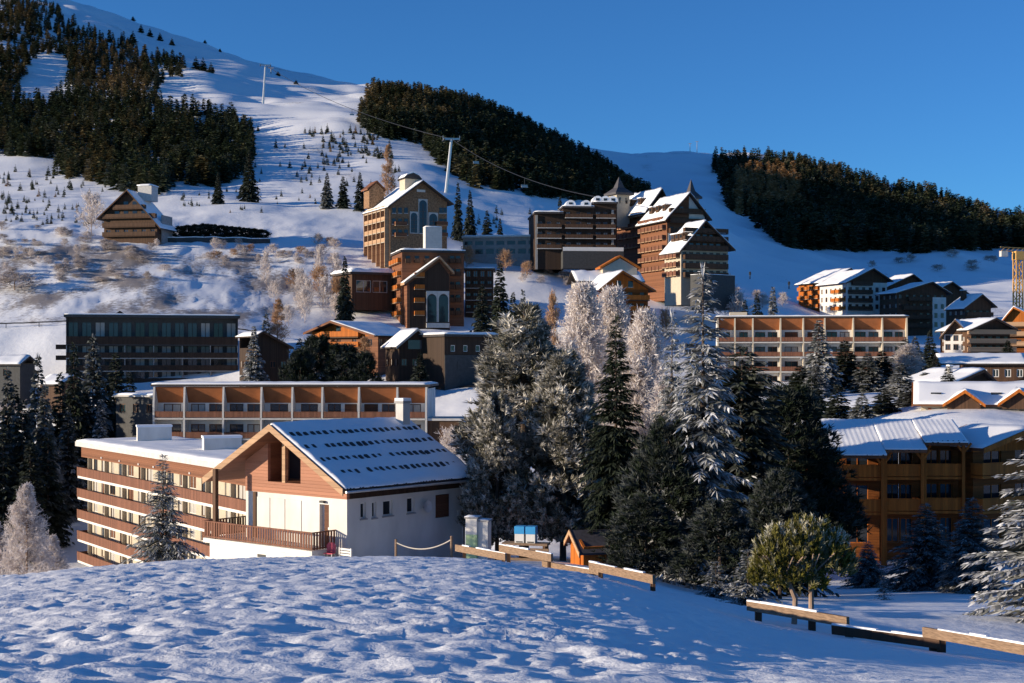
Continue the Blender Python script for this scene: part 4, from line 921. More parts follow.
# chalets in the middle of the village
b = gable_front('chalet', 'orange timber chalet with balconies and cream side, in the centre behind the frosted larches', 'chalet', 601, 299, 648, 302, 322, (620, 271), (286, 288), 12, 'orange_z_shaded', 'orange', 1.2, 1.8, rows=(309, 298, 287), nwin=4, balc=[(311, 0, 1), (300, .3, 1)], fascia='orange', snow=.25, roof='redwood', brail='orange')
k = Bld('chalet', 'low snow-roofed cream chalet with a small orange gable behind the centre timber chalet', 'chalet', 579, 310, 640, 312, 315, sink=3); k.L = 9; hs = grid_holes(0, k.W * .5, 4, [k.z(292)], 1, 1.4); k.walls(k.z(282), 'cream', {'f': hs}); k.windows('f', hs)
k.gable_roof(-.9, 9.8, 4.5, k.z(282) + .2, k.z(282) + .2, k.z(270), -1, k.W + 1, axis='x', snow=.3)
m = MB(); xc = k.sx(618, 4); m.prism([(xc - 4.6, k.z(268)), (xc, k.z(256.5, xc)), (xc + 4.6, k.z(268)), (xc + 4.6, k.z(266)), (xc, k.z(254.5, xc)), (xc - 4.6, k.z(266))], 1.5, 7, 'y'); m.build('dormer_roof', 'orange', k.root); m = MB(); m.prism([(xc - 3.9, k.z(276)), (xc + 3.9, k.z(276)), (xc + 3.9, k.z(267)), (xc, k.z(257.5, xc)), (xc - 3.9, k.z(267))], 2, 6.8, 'y'); m.build('dormer', 'cream', k.root)
b = gable_front('chalet', 'orange wooden chalet with a broad low gable above dark pines, left of centre', 'chalet', 316, 268, 378, 258, 366, (338.5, 321), (331, 334), 11, 'redwood', 'orange', 1.2, 2.2, rows=(346, 333), nwin=4, balc=[(347.5, 0, .75), (337, 0, .75)], fascia='redwood', snow=.12, roof='dark', brail='orange')  # shade put into the walls as redwood; orange kept for the sunlit gable
b = gable_front('chalet', 'small dark gabled chalet with a bluish window beside the road', 'chalet', 399, 244, 431, 246, 372, (416, 328.5), (343, 343), 9, 'dark', 'dark', .8, 1.3, rows=(366,), nwin=3, fascia='grey', snow=.15)
k = MB(); x0, x1 = b.sx(408), b.sx(425); k.box(x0, x1, -.10, -.04, b.z(349), b.z(340)); k.build('window', 'glass_b', b.root); k = MB(); k.box(b.sx(414.5), b.sx(416.5), -.12, -.04, b.z(370), b.z(361)); k.build('lit_door', 'cream', b.root)
b = Bld('long_shed', 'long low dark building with four small white-framed windows under a snowy roof', 'shed', 444.5, 239, 497, 245, 380, sink=3); b.L = 10; W = b.W
hs = [(b.sx(p) - .45, b.sx(p) + .45, b.z(351.5), b.z(345)) for p in (453, 465.5, 478, 490.5)]; b.walls(b.z(336.5), 'dark', {'f': hs}); b.windows('f', hs, 'frame', 'glass', 0); b.flat_roof(-.6, W + .5, -.9, 10, b.z(336.5), .4, 'tile', .4)
k = MB(); k.box(.02, W - .02, -.12, -.02, 0, b.z(355)); k.build('lower_wall', 'darkgrey', b.root); k = MB(); k.box(b.sx(457), b.sx(468), -.18, -.125, b.z(369), b.z(361)); k.build('garage_door', 'darkgrey', b.root)
b = gable_front('wooden_hut', 'dark brown wooden hut with a sloping roof between the dark hotel and the pines', 'hut', 257, 255, 289, 258, 378, (262, 331), (334, 346), 10, 'dark', 'dark', .6, 1.0, rows=(368,), nwin=3, snow=.12, roof='dark')
b = Bld('small_house', 'small grey house with a blue snow roof at the far left edge among spruces', 'house', -22, 264, 20, 262, 388, sink=3); b.L = 5; hs = [(b.W * .6, b.W * .6 + 1.2, b.z(376), b.z(369))]; b.walls(b.z(364), 'darkgrey', {'f': hs}); b.windows('f', hs); b.gable_roof(-.7, 5.7, 2.5, b.z(364), b.z(364), b.z(356), -.6, b.W + .6, axis='x', snow=.35)
b = Bld('small_house', 'tiny snow-roofed cabin between the spruces left of the dark hotel', 'cabin', 40, 252, 62, 250, 396, sink=3); b.L = 6; b.walls(b.z(384), 'brown', {'f': [(1, 2, b.z(391), b.z(385.5))]}); b.windows('f', [(1, 2, b.z(391), b.z(385.5))]); b.gable_roof(-.7, 6.7, 3, b.z(384), b.z(384), b.z(375.5), -.4, b.W + .4, axis='x', snow=.35)
b = Bld('low_building', 'low pale flat-roofed building between the left spruces and the rust-brown terraces', 'building', 116, 214, 156, 210, 420, sink=3); b.L = 10; hs = grid_holes(0, b.W, 3, [b.z(412)], 1.2, 1.3); b.walls(b.z(396.5), 'darkgrey', {'f': hs}); b.windows('f', hs); b.flat_roof(-.3, b.W + .3, -.4, 10, b.z(396.5), .3, 'pale', .3)

# houses climbing the slope at right
b = gable_front('apartment_house', 'tall apartment house with sunlit ochre side and brown balconied gable, leftmost of the right cluster', 'apartment house', 847, 416, 887, 420, 318, (871, 268.5), (281, 279), 16, 'white', 'brown', 1.2, 1.6, rows=(309, 300.5, 292, 284), nwin=6, wsz=(1.1, 1.4), nside=6, balc=[(310, .02, .6), (302, .02, .6), (293.5, .02, .6), (285, .1, .6)], snow=.35, side_rows=(309, 300.5, 292))
side_balconies(b, (310, 301.5, 293), .5, 8, 3, 'orange', 'beam', 1.0)
b = gable_front('apartment_house', 'ochre balconied apartment house behind the tallest one, its snowy roof catching the sun', 'apartment house', 822, 436, 858, 441, 314, (848.5, 268.5), (281, 279), 13, 'orange', 'brown', 1.2, 1.6, rows=(), snow=.35, side_rows=(307, 298, 289), nside=5)
side_balconies(b, (308, 299, 290), .5, 12.5, 4, 'orange', 'beam', 1.1)
b = gable_front('apartment_house', 'brown apartment house with a white window wall on its right, below the tall gabled one', 'apartment house', 897, 404, 946, 409, 336, (930, 282), (292, 292), 9, 'brown', 'brown', 1.2, 1.5, rows=(326, 317, 308, 299), nwin=7, wsz=(1.0, 1.3), balc=[(327, .1, .68), (318.5, .1, .68), (309.5, .1, .68), (300.5, .2, .68)], snow=.35)
k = MB(); k.box(b.W * .72, b.W - .02, -.06, -.021, 0, b.z(297.5, b.W)); k.build('white_panel', 'white', b.root)
for py in (327, 318, 309): 
    for f in (.79, .92): k = MB(); k.box(b.W * f - .5, b.W * f + .5, -.10, -.065, b.z(py, b.W), b.z(py, b.W) + 1.4); k.build('window', 'glass', b.root)
gable_front('apartment_house', 'brown apartment house with snow roof showing above and behind the white-walled one', 'apartment house', 887, 428, 925, 432, 322, (911, 274.5), (286, 285), 9, 'brown', 'brown', 1.2, 1.5, rows=(306, 297), nwin=4, snow=.35)
gable_front('apartment_house', 'dark gabled apartment house at the back right with a sharp snow-edged ridge', 'apartment house', 930, 433, 968, 437, 322, (950, 282), (293, 295), 8, 'brown', 'brown', 1.2, 1.5, rows=(308, 299), nwin=4, snow=.35)
b = gable_front('chalet', 'dark chalet with a blue shaded snow roof below the right apartment houses', 'chalet', 965, 386, 991, 389, 322, (980, 294.5), (306, 304), 7, 'brown', 'brown', 1.2, 1.2, rows=(315, 308), nwin=4, snow=.4, balc=[(316, 0, 1)])
b.chimney(b.W * .3, 4, b.z(300), b.z(290), 1.2, 'brown')
b = gable_front('chalet', 'white chalet with brown boarded gable top and bright snow roof, facing left', 'chalet', 944, 309, 968, 307, 356, (955.5, 319.5), (333, 332), 9, 'white', 'brown', .9, 1.2, rows=(350, 341), nwin=3, snow=.22, balc=None)
b = gable_front('chalet', 'wooden chalet with tiers of balconies beside the white chalet', 'chalet', 971, 304, 1010, 306, 356, (993, 318), (328, 327), 13, 'brown', 'brown', 1.0, 1.4, rows=(351, 342, 333), nwin=5, balc=[(352, -.1, 1.1), (343.5, -.1, 1.1), (334.5, -.1, 1.1)], snow=.22, brail='beam')
b = gable_front('chalet', 'balconied wooden chalet with sunlit boarded end at the right edge of the picture', 'chalet', 1003, 326, 1046, 322, 352, (1014, 307), (320, 322), 13, 'orange_z_shaded', 'orange', 1.2, 1.4, rows=(345, 335, 325), nwin=4, balc=[(346, 0, 1), (336, 0, 1), (326.5, 0, 1)], snow=.35, fascia='orange', brail='beam')
b = Bld('house', 'low dark house with a blue-grey snow roof below the balconied chalets', 'house', 966, 232, 1026, 230, 382, sink=3); b.L = 11; hs = grid_holes(0, b.W, 5, [b.z(377)], 1, 1.3); b.walls(b.z(363.5), 'brown', {'f': hs}); b.windows('f', hs, 'frame'); b.gable_roof(-1, 12, 5.5, b.z(363.5), b.z(363.5), b.z(353.5), -4.5, b.W + .6, axis='x', snow=.18)
b = gable_front('garage_building', 'small low house with a dark brown gable under sunlit snow, above the cream house', 'house', 952, 206, 992, 209, 395, (980, 369.5), (382, 381), 11, 'brown', 'dark', .8, 1.0, rows=(), snow=.3)
b.chimney(b.W * .4, 4, b.z(375), b.z(367), .6, 'pale')
b = Bld('house', 'cream rendered house with brown shutters, snowy roof and two boarded dormer gables', 'house', 921, 168, 1048, 164, 428, sink=3); b.L = 10; W = b.W
hs = [(b.sx(p) - w / 2, b.sx(p) + w / 2, b.z(y1), b.z(y0)) for (p, w, y0, y1) in ((936, 1.0, 408, 417), (947, .8, 408, 417), (957, 1.2, 408, 418), (973, 1.0, 408, 417), (983, .9, 408, 417), (1000, 1.2, 408, 418), (1014, 1.0, 408, 417))]
b.walls(b.z(403), 'cream', {'f': hs}); b.windows('f', hs, 'frame', 'glass', 1, True); zz = b.z(403)
r = b.gable_roof(-1.1, 11, 5, zz - .1, zz - .1, b.z(382.5, 0, 5), -1, W + .6, axis='x', snow=.18, fascia='orange', mat='redwood')
for h in hs[:4]:
    for x in (h[0] - .42, h[1] + .02): k = MB(); k.box(x, x + .4, -.06, -.004, h[2], h[3]); k.build('shutter', 'red', b.root)
for px, pl, pr, top, bot in ((965, 943, 985, 390, 404.5), (1019, 998, 1040, 389, 404)):
    xc, x0, x1 = b.sx(px, -1.6), b.sx(pl, -1.6), b.sx(pr, -1.6); za, zb = b.z(top, xc, -1.6), b.z(bot, xc, -1.6)
    k = MB(); k.prism([(x0, zb - .25), (xc, za - .3), (x1, zb - .25), (x1, zb), (xc, za), (x0, zb)], -1.9, 3.5, 'y'); o = k.build('dormer_roof', 'redwood', b.root); link('snow_cover', snow_prism([(x0, zb), (xc, za), (x1, zb)], -1.75, 3.3, 'y', .25), o)
    k = MB(); k.prism([(x0 + .5, zb - .6), (x1 - .5, zb - .6), (x1 - .5, zb - .05), (xc, za - .35), (x0 + .5, zb - .05)], -1.3, -1.12, 'y'); k.build('dormer_gable', 'brown', b.root)
    k = MB(); k.prism([(x0 - .05, zb - .33), (xc, za - .38), (x1 + .05, zb - .33), (x1 + .05, zb + .05), (xc, za + .03), (x0 - .05, zb + .05)], -1.98, -1.905, 'y'); k.build('bargeboard', 'orange', o)
for px in (936, 996): x = b.sx(px, 2); k = MB(); z = b.z(394.5, x, 1.6); k.box(x - .6, x + .6, 1.3, 2.2, z - .3, z + .25); k.build('skylight', 'glass', b.root)

# ================================================================== lift, crane, posts
def pylon(px, ptop, pbase, D, label, lean=0.0):
    x, y, z0 = P(px, pbase, D); zg = Hs(x, y); e = empty('lift_pylon', (x, y, min(z0, zg) - .5), .25); tag(e, label, 'lift pylon')
    h = (HY - ptop) / FOC * D - (min(z0, zg) - .5)
    k = MB(); k.tube([(0, 0, 0), (lean * h, 0, h)], .75, .5, 8); k.build('mast', 'metal', e)
    k = MB(); k.obox((lean * h - 3.4, 0, h), (lean * h + 3.4, 0, h + .2), .7, .7); k.obox((lean * h - 3.4, 0, h + .3), (lean * h - 3.4, 0, h + 1.3), .2, .2); k.obox((lean * h + 3.4, 0, h + .5), (lean * h + 3.4, 0, h + 1.5), .2, .2); k.build('crossarm', 'metal', e)
    for s in (-1, 1): k = MB(); k.obox((lean * h + s * 3.2, -2.4, h - .5), (lean * h + s * 3.2, 2.4, h - .4), .35, .5); k.build('sheave_train', 'iron', e)
    return (x + lean * h, y, z0 + 0 + (HY - ptop) / FOC * D - z0)
a = pylon(263, 65, 96, 900, 'pale lift pylon standing on the open piste near the skyline', .06)
c = pylon(446, 139, 171, 560, 'pale leaning lift pylon at the lower edge of the wooded ridge', .10)
d = (P(618, 200, 372))
def cable(p, q, sag, label, r=.09, off=(0, 0, 0)):
    p = Vector(p) + Vector(off); q = Vector(q) + Vector(off); n = 24; k = MB()
    pts = [tuple(p + (q - p) * (i / n) - Vector((0, 0, sag * 4 * (i / n) * (1 - i / n)))) for i in range(n + 1)]; k.tube(pts, r, r, 4)
    o = k.build('lift_cable', 'iron'); tag(o, label, 'cable'); return pts
up = cable(a, c, 5, 'upper lift cable hanging between the two pylons', .13)
dn = cable(c, d, 4, 'lower lift cable running from the leaning pylon down to the dark hotel', .11)
def lift_chair(p, label):
    e = empty('lift_chair', (p[0], p[1], p[2] - 3.4), .3); tag(e, label, 'lift chair', 'chairs hanging on the ski lift')
    k = MB(); k.tube([(0, 0, 3.4), (0, .3, 1.8), (0, .1, 1.2)], .09, .09, 5); k.build('hanger', 'iron', e)
    k = MB(); k.box(-1.1, 1.1, -.3, .35, .35, .5); k.build('seat', 'metal', e); k = MB(); k.box(-1.1, 1.1, .36, .46, .4, 1.2); k.build('backrest', 'metal', e); k = MB(); k.tube([(-1.1, .3, .8), (-1.1, -.4, .8), (1.1, -.4, .8), (1.1, .3, .8)], .05, .05, 5); k.build('safety_bar', 'iron', e)
lift_chair(dn[13], 'empty lift chair hanging over the snow above the dark hotel'); lift_chair(up[14], 'lift chair passing in front of the trees of the wooded ridge'); lift_chair(dn[5], 'lift chair just below the leaning pylon against the dark wooded ridge')
for px, py, h, lab in ((690, 152, 12, 'distant lift pylon on the shaded skyline notch'), (697, 151, 16, 'tallest distant pylon on the shaded skyline beside the right forest'), (271, 74, 5, 'thin marker pole on the skyline right of the upper pylon')):
    D = ground_D(px, py, 700); x, y, _ = P(px, py, D); o = MB(); o.tube([(0, 0, -2), (0, 0, h)], .5, .35, 6); o.box(-2.2, 2.2, -.3, .3, h - .6, h); m = o.build('distant_pylon', 'grey'); m.location = (x, y, Hs(x, y)); tag(m, lab, 'pylon')
for px, py, lab in ((750, 279, 'dark piste marker post left of its pair on the shaded slope'), (789, 289, 'dark piste marker post closest to the ochre apartment house')):
    D = ground_D(px, py, 330); x, y, _ = P(px, py, D); o = MB(); o.tube([(0, 0, -.5), (0, 0, 2.6)], .22, .18, 6); o.box(-.35, .35, -.12, .12, 1.4, 2.5); m = o.build('marker_post', 'iron'); m.location = (x, y, Hs(x, y)); tag(m, lab, 'marker post')
# tower crane at the right edge
x, y, _ = P(1018, 0, 360); zg = Hs(x, y); e = empty('tower_crane', (x, y, zg - 1), .15); tag(e, 'yellow lattice tower crane at the right edge of the village', 'crane'); h = (HY - 260) / FOC * 360 - zg + 1
k = MB(); w = .85
for sx_ in (-1, 1):
    for sy_ in (-1, 1): k.box(sx_ * w - .14, sx_ * w + .14, sy_ * w - .14, sy_ * w + .14, 0, h)
n = int(h / 1.7)
for i in range(n):
    z0_, z1_ = h * i / n, h * (i + 1) / n; s = 1 if i % 2 else -1
    for a_, b_ in (((-w * s, -w), (w * s, -w)), ((-w * s, w), (w * s, w)), ((-w, -w * s), (-w, w * s)), ((w, -w * s), (w, w * s))): k.obox((a_[0], a_[1], z0_), (b_[0], b_[1], z1_), .14, .14)
k.build('mast', 'yellow', e)
k = MB(); k.box(-1.1, 1.1, -1.1, 1.1, h + .004, h + 2.2); k.build('cab', 'yellow', e); k = MB()
for s in (-.5, .5): k.box(-4.6, 26, s - .08, s + .08, h + 1.2, h + 1.4) if False else k.obox((-4.8, s, h + 2.3), (24, s + 10, h + 2.3), .16, .16)
k.obox((-4.8, 0, h + 3.3), (24, 10, h + 3.3), .16, .16)
for i in range(18): t0, t1 = i / 18, (i + 1) / 18; k.obox((-4.8 + 28.8 * t0, -.5 + 10 * t0, h + 2.3), (-4.8 + 28.8 * t1, 10 * t1, h + 3.3), .1, .1)
k.build('jib', 'yellow', e); k = MB(); k.box(-5, -3.2, -.9, .3, h + .8, h + 2.2); k.build('counterweight', 'pale', e)

# guard rail along the lane above the dark hotel
k = MB(); pts = []
for i in range(41):
    px = -60 + 330 * i / 40; D = 296 - 4 * i / 40; x = (px - HX) / FOC * D; pts.append((x, D, Hs(x, D) + 1.0))
e = empty('guard_rail', (0, 0, 0)); tag(e, 'thin dark guard rail along the lane above the dark flat-roofed hotel', 'guard rail')
k.tube(pts, .14, .14, 5); k.build('rail', 'iron', e)
for p in pts[::4]: k = MB(); k.tube([(p[0], p[1], p[2] - 1.3), p], .08, .08, 5); k.build('post', 'iron', e)
# ================================================================== fence and things beyond it
def rail(pa, da, ya, pb, db, yb, h, label, mat='oldwood', posts=(.12, .9)):
    """one heavy plank on two short posts; ya, yb: image rows of its top edge"""
    a, b_ = Vector(P(pa, ya, da)), Vector(P(pb, yb, db)); e = empty('timber_fence', (a.x, a.y, a.z)); tag(e, label, 'fence', 'timber rails along the snow field')
    d = b_ - a; k = MB(); k.obox((0, 0, -h / 2), tuple(d + Vector((0, 0, -h / 2))), .09, h); k.build('plank', mat, e)
    s = MB(); n = Vector((d.x, d.y)).length; pts = np.linspace(0, 1, 8)
    for i in range(7):
        p, q = d * pts[i], d * pts[i + 1]; hh = random.uniform(.012, .05)
        if random.random() < .15: continue
        s.obox((p.x, p.y, p.z + hh / 2), (q.x, q.y, q.z + hh / 2), .085, hh)
    s.build('snow_cap', 'snow', e)
    for t in posts:
        p = d * t; off = Vector((-d.y, d.x, 0)).normalized() * .12; x, y = a.x + p.x + off.x, a.y + p.y + off.y; zg = Hs(x, y) - a.z - .4
        k = MB(); k.box(p.x + off.x - .07, p.x + off.x + .07, p.y + off.y - .07, p.y + off.y + .07, zg, p.z - .02); k.build('post', 'brown', e)
rail(456, 57, 544.5, 506, 53.5, 553.5, .27, 'weathered timber fence rail nearest the chalet, ending at a thin post')
rail(500, 52, 544.5, 552, 49, 554, .27, 'raised timber fence rail in front of the blue-lidded beehives')
rail(543, 50, 561, 600, 46, 571, .27, 'timber fence rail below the little wooden hut')
rail(590, 43.5, 562, 654, 39.5, 575, .25, 'sunlit timber fence rail right of the hut, one dark post under its end', posts=(.12, .93))
rail(748, 32, 601, 848, 29.5, 617, .21, 'sunlit timber fence rail in front of the bushy mountain pine', posts=(.07, .62))
rail(833, 29.6, 625, 941, 27.2, 639, .19, 'dark shaded timber fence rail low in the snow', mat='brown')
rail(924, 27.5, 627, 1040, 25, 647, .19, 'timber fence rail at the right edge below the snowy spruce')
# thin posts and rope by the chalet
pp = []
for px, D, top in ((396, 62, 539), (451.5, 60, 536)):
    x, y, z = P(px, top, D); zg = Hs(x, y); k = MB(); k.tube([(0, 0, -.4), (0, 0, z - zg)], .06, .055, 7); k.build('fence_post', 'oldwood'); o = bpy.context.scene.objects[-1] if False else [q for q in C.objects if q.name.startswith('fence_post')][-1]; o.location = (x, y, zg)
    pp.append((x, y, z - .15)); tag(o, 'thin wooden post left end of the rope by the chalet wall' if px < 420 else 'thin wooden post between the rope and the timber rails', 'post')
k = MB(); k.tube([(pp[0][0] + (pp[1][0] - pp[0][0]) * t, pp[0][1] + (pp[1][1] - pp[0][1]) * t, pp[0][2] + (pp[1][2] - pp[0][2]) * t - .35 * 4 * t * (1 - t)) for t in np.linspace(0, 1, 14)], .025, .025, 5); tag(k.build('rope_barrier', 'rope'), 'slack rope strung between two thin posts in front of the chalet', 'rope')
# little wooden hut
b = Bld('wooden_shed', 'little wooden hut with a sunlit orange door side and shade-darkened pent roof behind the fence', 'shed', 570.5, 79, 583.5, 76.5, 564, sink=1); b.L = 1.8; W = b.W
zr0, zr1 = b.z(533, W * .5), b.z(547, W)
b.walls(zr1, 'orange', {}); k = MB(); k.prism([(0, zr1), (W, zr1), (W * .35, zr0)], -.03, .12, 'y'); k.build('gable', 'orange', b.root)
b.gable_roof(-.15, W + .35, W * .35, zr1 - .02, zr1 - .3, zr0 + .12, -.3, 2.0, th=.1, mat='slate', snow=None, fascia='beam')  # bare slate tone stands in for shade on this roof
k = MB(); k.box(W * .2, W * .8, -.07, -.003, 1.0, zr1 - .15); k.build('door', 'orange', b.root)
# two beehives with blue lids on a timber stand
x, y, z = P(526, 542.5, 66); zg = Hs(x, y)
e = empty('timber_stand', (x, y, zg - .1), -.25); tag(e, 'rough timber stand of stacked boards carrying the two blue-lidded beehives', 'stand'); hz = z - zg + .1
k = MB(); k.box(-1.1, 1.1, -.35, .35, hz - .10, hz); k.build('top', 'oldwood', e)
for i in range(3): k = MB(); k.box(-1.3 + .1 * i, 1.2, -.5 + .02 * i, -.42 + .02 * i, hz * (.25 + .22 * i), hz * (.25 + .22 * i) + .12); k.build('board', 'oldwood', e)
for s in (-1, 1):
    for t in (-.3, .3): k = MB(); k.box(s * .95 - .06, s * .95 + .06, t - .06, t + .06, -.3, hz - .103); k.build('leg', 'brown', e)
for s, lab in ((-.27, 'left white beehive with a bright blue lid on the timber stand'), (.27, 'right white beehive with a bright blue lid on the timber stand, by the pine trunk')):
    bx = empty('beehive', (x + s * math.cos(-.25), y + s * math.sin(-.25), zg - .1 + hz), -.25); tag(bx, lab, 'beehive')
    k = MB(); k.box(-.22, .22, -.25, .25, .005, .42); k.build('body', 'frame', bx); k = MB(); k.box(-.235, .235, -.265, .265, .425, .78); k.build('lid', 'blue', bx); k = MB(); k.box(-.15, .15, -.27, -.252, .03, .08); k.build('entrance', 'iron', bx)
for px, w, m, top, lab in ((473, .62, 'green', 518, 'tall pale green and white cabinet beside the chalet wall'), (483.5, .66, 'white', 521, 'tall white cabinet right of the pale green one behind the fence')):
    x, y, z = P(px, top, 74); zg = Hs(x, y); e = empty('cabinet', (x, y, zg - .2), -.3); tag(e, lab, 'cabinet'); h = z - zg + .2
    k = MB(); k.box(-w / 2, w / 2, -.3, .3, 0, h * (.66 if m == 'green' else 1)); k.build('body', m, e)
    if m == 'green': k = MB(); k.box(-w / 2, w / 2, -.3, .3, h * .66 + .002, h); k.build('upper_panel', 'white', e)
    k = MB(); k.box(-w / 2 - .06, w / 2 + .06, -.36, .36, h + .004, h + .08); t = k.build('top', 'grey', e); link('snow_cover', snow_slab(-w / 2 - .05, w / 2 + .05, -.35, .35, h + .08, .1), t)
    k = MB(); k.box(-w / 2 + .06, w / 2 - .06, -.325, -.303, .5, h * .6); k.build('door', m, e)
# ================================================================== trees
def norm(v): return v / np.maximum(np.linalg.norm(v, axis=-1, keepdims=True), 1e-9)
def blades(B, Dr, L, W, N, f0, f1, shape='quad', bend=None):
    """leaf blades from B along Dr; frost f0 at the foot, f1 at the tip"""
    n = len(B); L = np.broadcast_to(L, (n,))[:, None]; W = np.broadcast_to(W, (n,))[:, None]
    S = norm(np.cross(Dr, N)) * W * .5
    tip = B + Dr * L
    mid = B + Dr * L * .45
    if bend is not None: tip = tip + bend; mid = mid + bend * .2
    f0 = np.broadcast_to(f0, (n,)); f1 = np.broadcast_to(f1, (n,)); i = np.arange(n)
    if shape == 'quad':
        V = np.stack([B, mid + S, tip, mid - S], 1).reshape(-1, 3); F = np.stack([i*4, i*4+1, i*4+2, i*4+3], 1)
        fr = np.stack([f0, (f0 + f1) / 2, f1, (f0 + f1) / 2], 1).ravel()
    else:
        V = np.stack([B + S, B - S, tip], 1).reshape(-1, 3); F = np.stack([i*3, i*3+1, i*3+2], 1); fr = np.stack([f0, f0, f1], 1).ravel()
    return V, F, fr
class Acc:
    def __init__(s): s.V, s.F, s.A, s.T, s.n = [], [], [], [], 0
    def add(s, V, F, fr, tint=0.0):
        s.V.append(V); s.F.append(F + s.n); s.A.append(fr); s.T.append(np.full(len(V), tint)); s.n += len(V)
    def mesh(s, name, mat, tint=False):
        at = {'frost': np.concatenate(s.A)}
        if tint: at['tint'] = np.concatenate(s.T)
        return np_mesh(name, np.vstack(s.V), np.vstack(s.F), mat, at)

def spruce(seed, h=10.0, r=2.2, gap=.42, nb=9, step=.34, tw=.62, frost=.35, z0=.06, power=.9, mat='needle', rise=.12, droop=.32, wmul=.30, sparse=0.0, snowy=0.0):
    """a spruce of whorled drooping branches, each feathered with twigs; frost gathers on the upper twigs"""
    g = np.random.default_rng(seed); acc = Acc(); z = h * z0
    B, Dr, L, W, f0, f1 = [], [], [], [], [], []
    wob = g.uniform(0, 6.28)
    while z < h * .985:
        fz = (z - h * z0) / (h - h * z0); R = r * (1 - fz) ** power + .10
        n = max(4, int(nb * (.45 + .55 * (1 - fz)) + g.uniform(-1, 1)))
        a0 = g.uniform(0, 6.28)
        for k in range(n):
            if g.random() < sparse: continue
            a = a0 + 6.283 * k / n + g.uniform(-.22, .22); Lb = R * g.uniform(.72, 1.14) * (1 + .16 * math.sin(a * 2 + wob + z * .5)); zz = z + g.uniform(-.5, .5) * gap
            out = np.array([math.cos(a), math.sin(a), 0]); per = np.array([-out[1], out[0], 0])
            m = max(2, int(Lb / step)); up = rise + .55 * fz
            heavy = g.random()
            for j in range(m):
                t = (j + g.uniform(.2, .9)) / m; p = out * Lb * t + np.array([0, 0, zz + Lb * (up * t - droop * (1 + .4 * heavy) * t * t)])
                slope = up - 2 * droop * t; fwd = norm(out + np.array([0, 0, slope]))
                tl = tw * (.55 + .6 * (1 - t)) * g.uniform(.75, 1.25) * min(1, .35 + Lb * .4)
                fr = frost * g.uniform(.2, 1.7) * (.55 + .6 * t)
                for s in (-1, 1):
                    d = norm(fwd * g.uniform(.5, .95) + per * s * g.uniform(.5, .95) + np.array([0, 0, g.uniform(-.40, -.02)]))
                    B.append(p); Dr.append(d); L.append(tl); W.append(tl * wmul * g.uniform(.8, 1.3)); f0.append(fr * .5); f1.append(fr)
                d = norm(fwd + per * g.uniform(-.25, .25) + np.array([0, 0, g.uniform(-.7, .05)])); B.append(p); Dr.append(d); L.append(tl * 1.05); W.append(tl * wmul); f0.append(fr * .35); f1.append(fr * .9)
                if snowy and g.random() < snowy * 1.5 * (.5 + .7 * t):   # a pad of snow lying on the branch
                    q = p + np.array([0, 0, .05]); d = norm(fwd + per * g.uniform(-.5, .5)); B.append(q); Dr.append(d); L.append(tl * .62); W.append(tl * .16); f0.append(1.2); f1.append(1.2)
        z += gap * (1 - .45 * fz) * g.uniform(.8, 1.2)
    B = np.array(B); Dr = np.array(Dr); n = len(B); N = norm(np.array([0, 0, 1.0]) + g.normal(0, .45, (n, 3)))
    bend = np.zeros((n, 3)); bend[:, 2] = -np.array(L) * .18
    acc.add(*blades(B, Dr, np.array(L), np.array(W), N, np.array(f0), np.array(f1), bend=bend))
    B = np.tile([0, 0, h * .955], (7, 1)); Dr = norm(g.normal(0, .22, (7, 3)) + [0, 0, 1]); acc.add(*blades(B, Dr, h * .05, h * .008, norm(g.normal(0, 1, (7, 3))), frost, frost))
    t = MB(); t.tube([(0, 0, -1.2), (0, 0, h * .5), (0, 0, h * .95)], h * .016, .02, 7)
    return t.mesh('trunk', 'bark'), acc.mesh('crown', mat), h

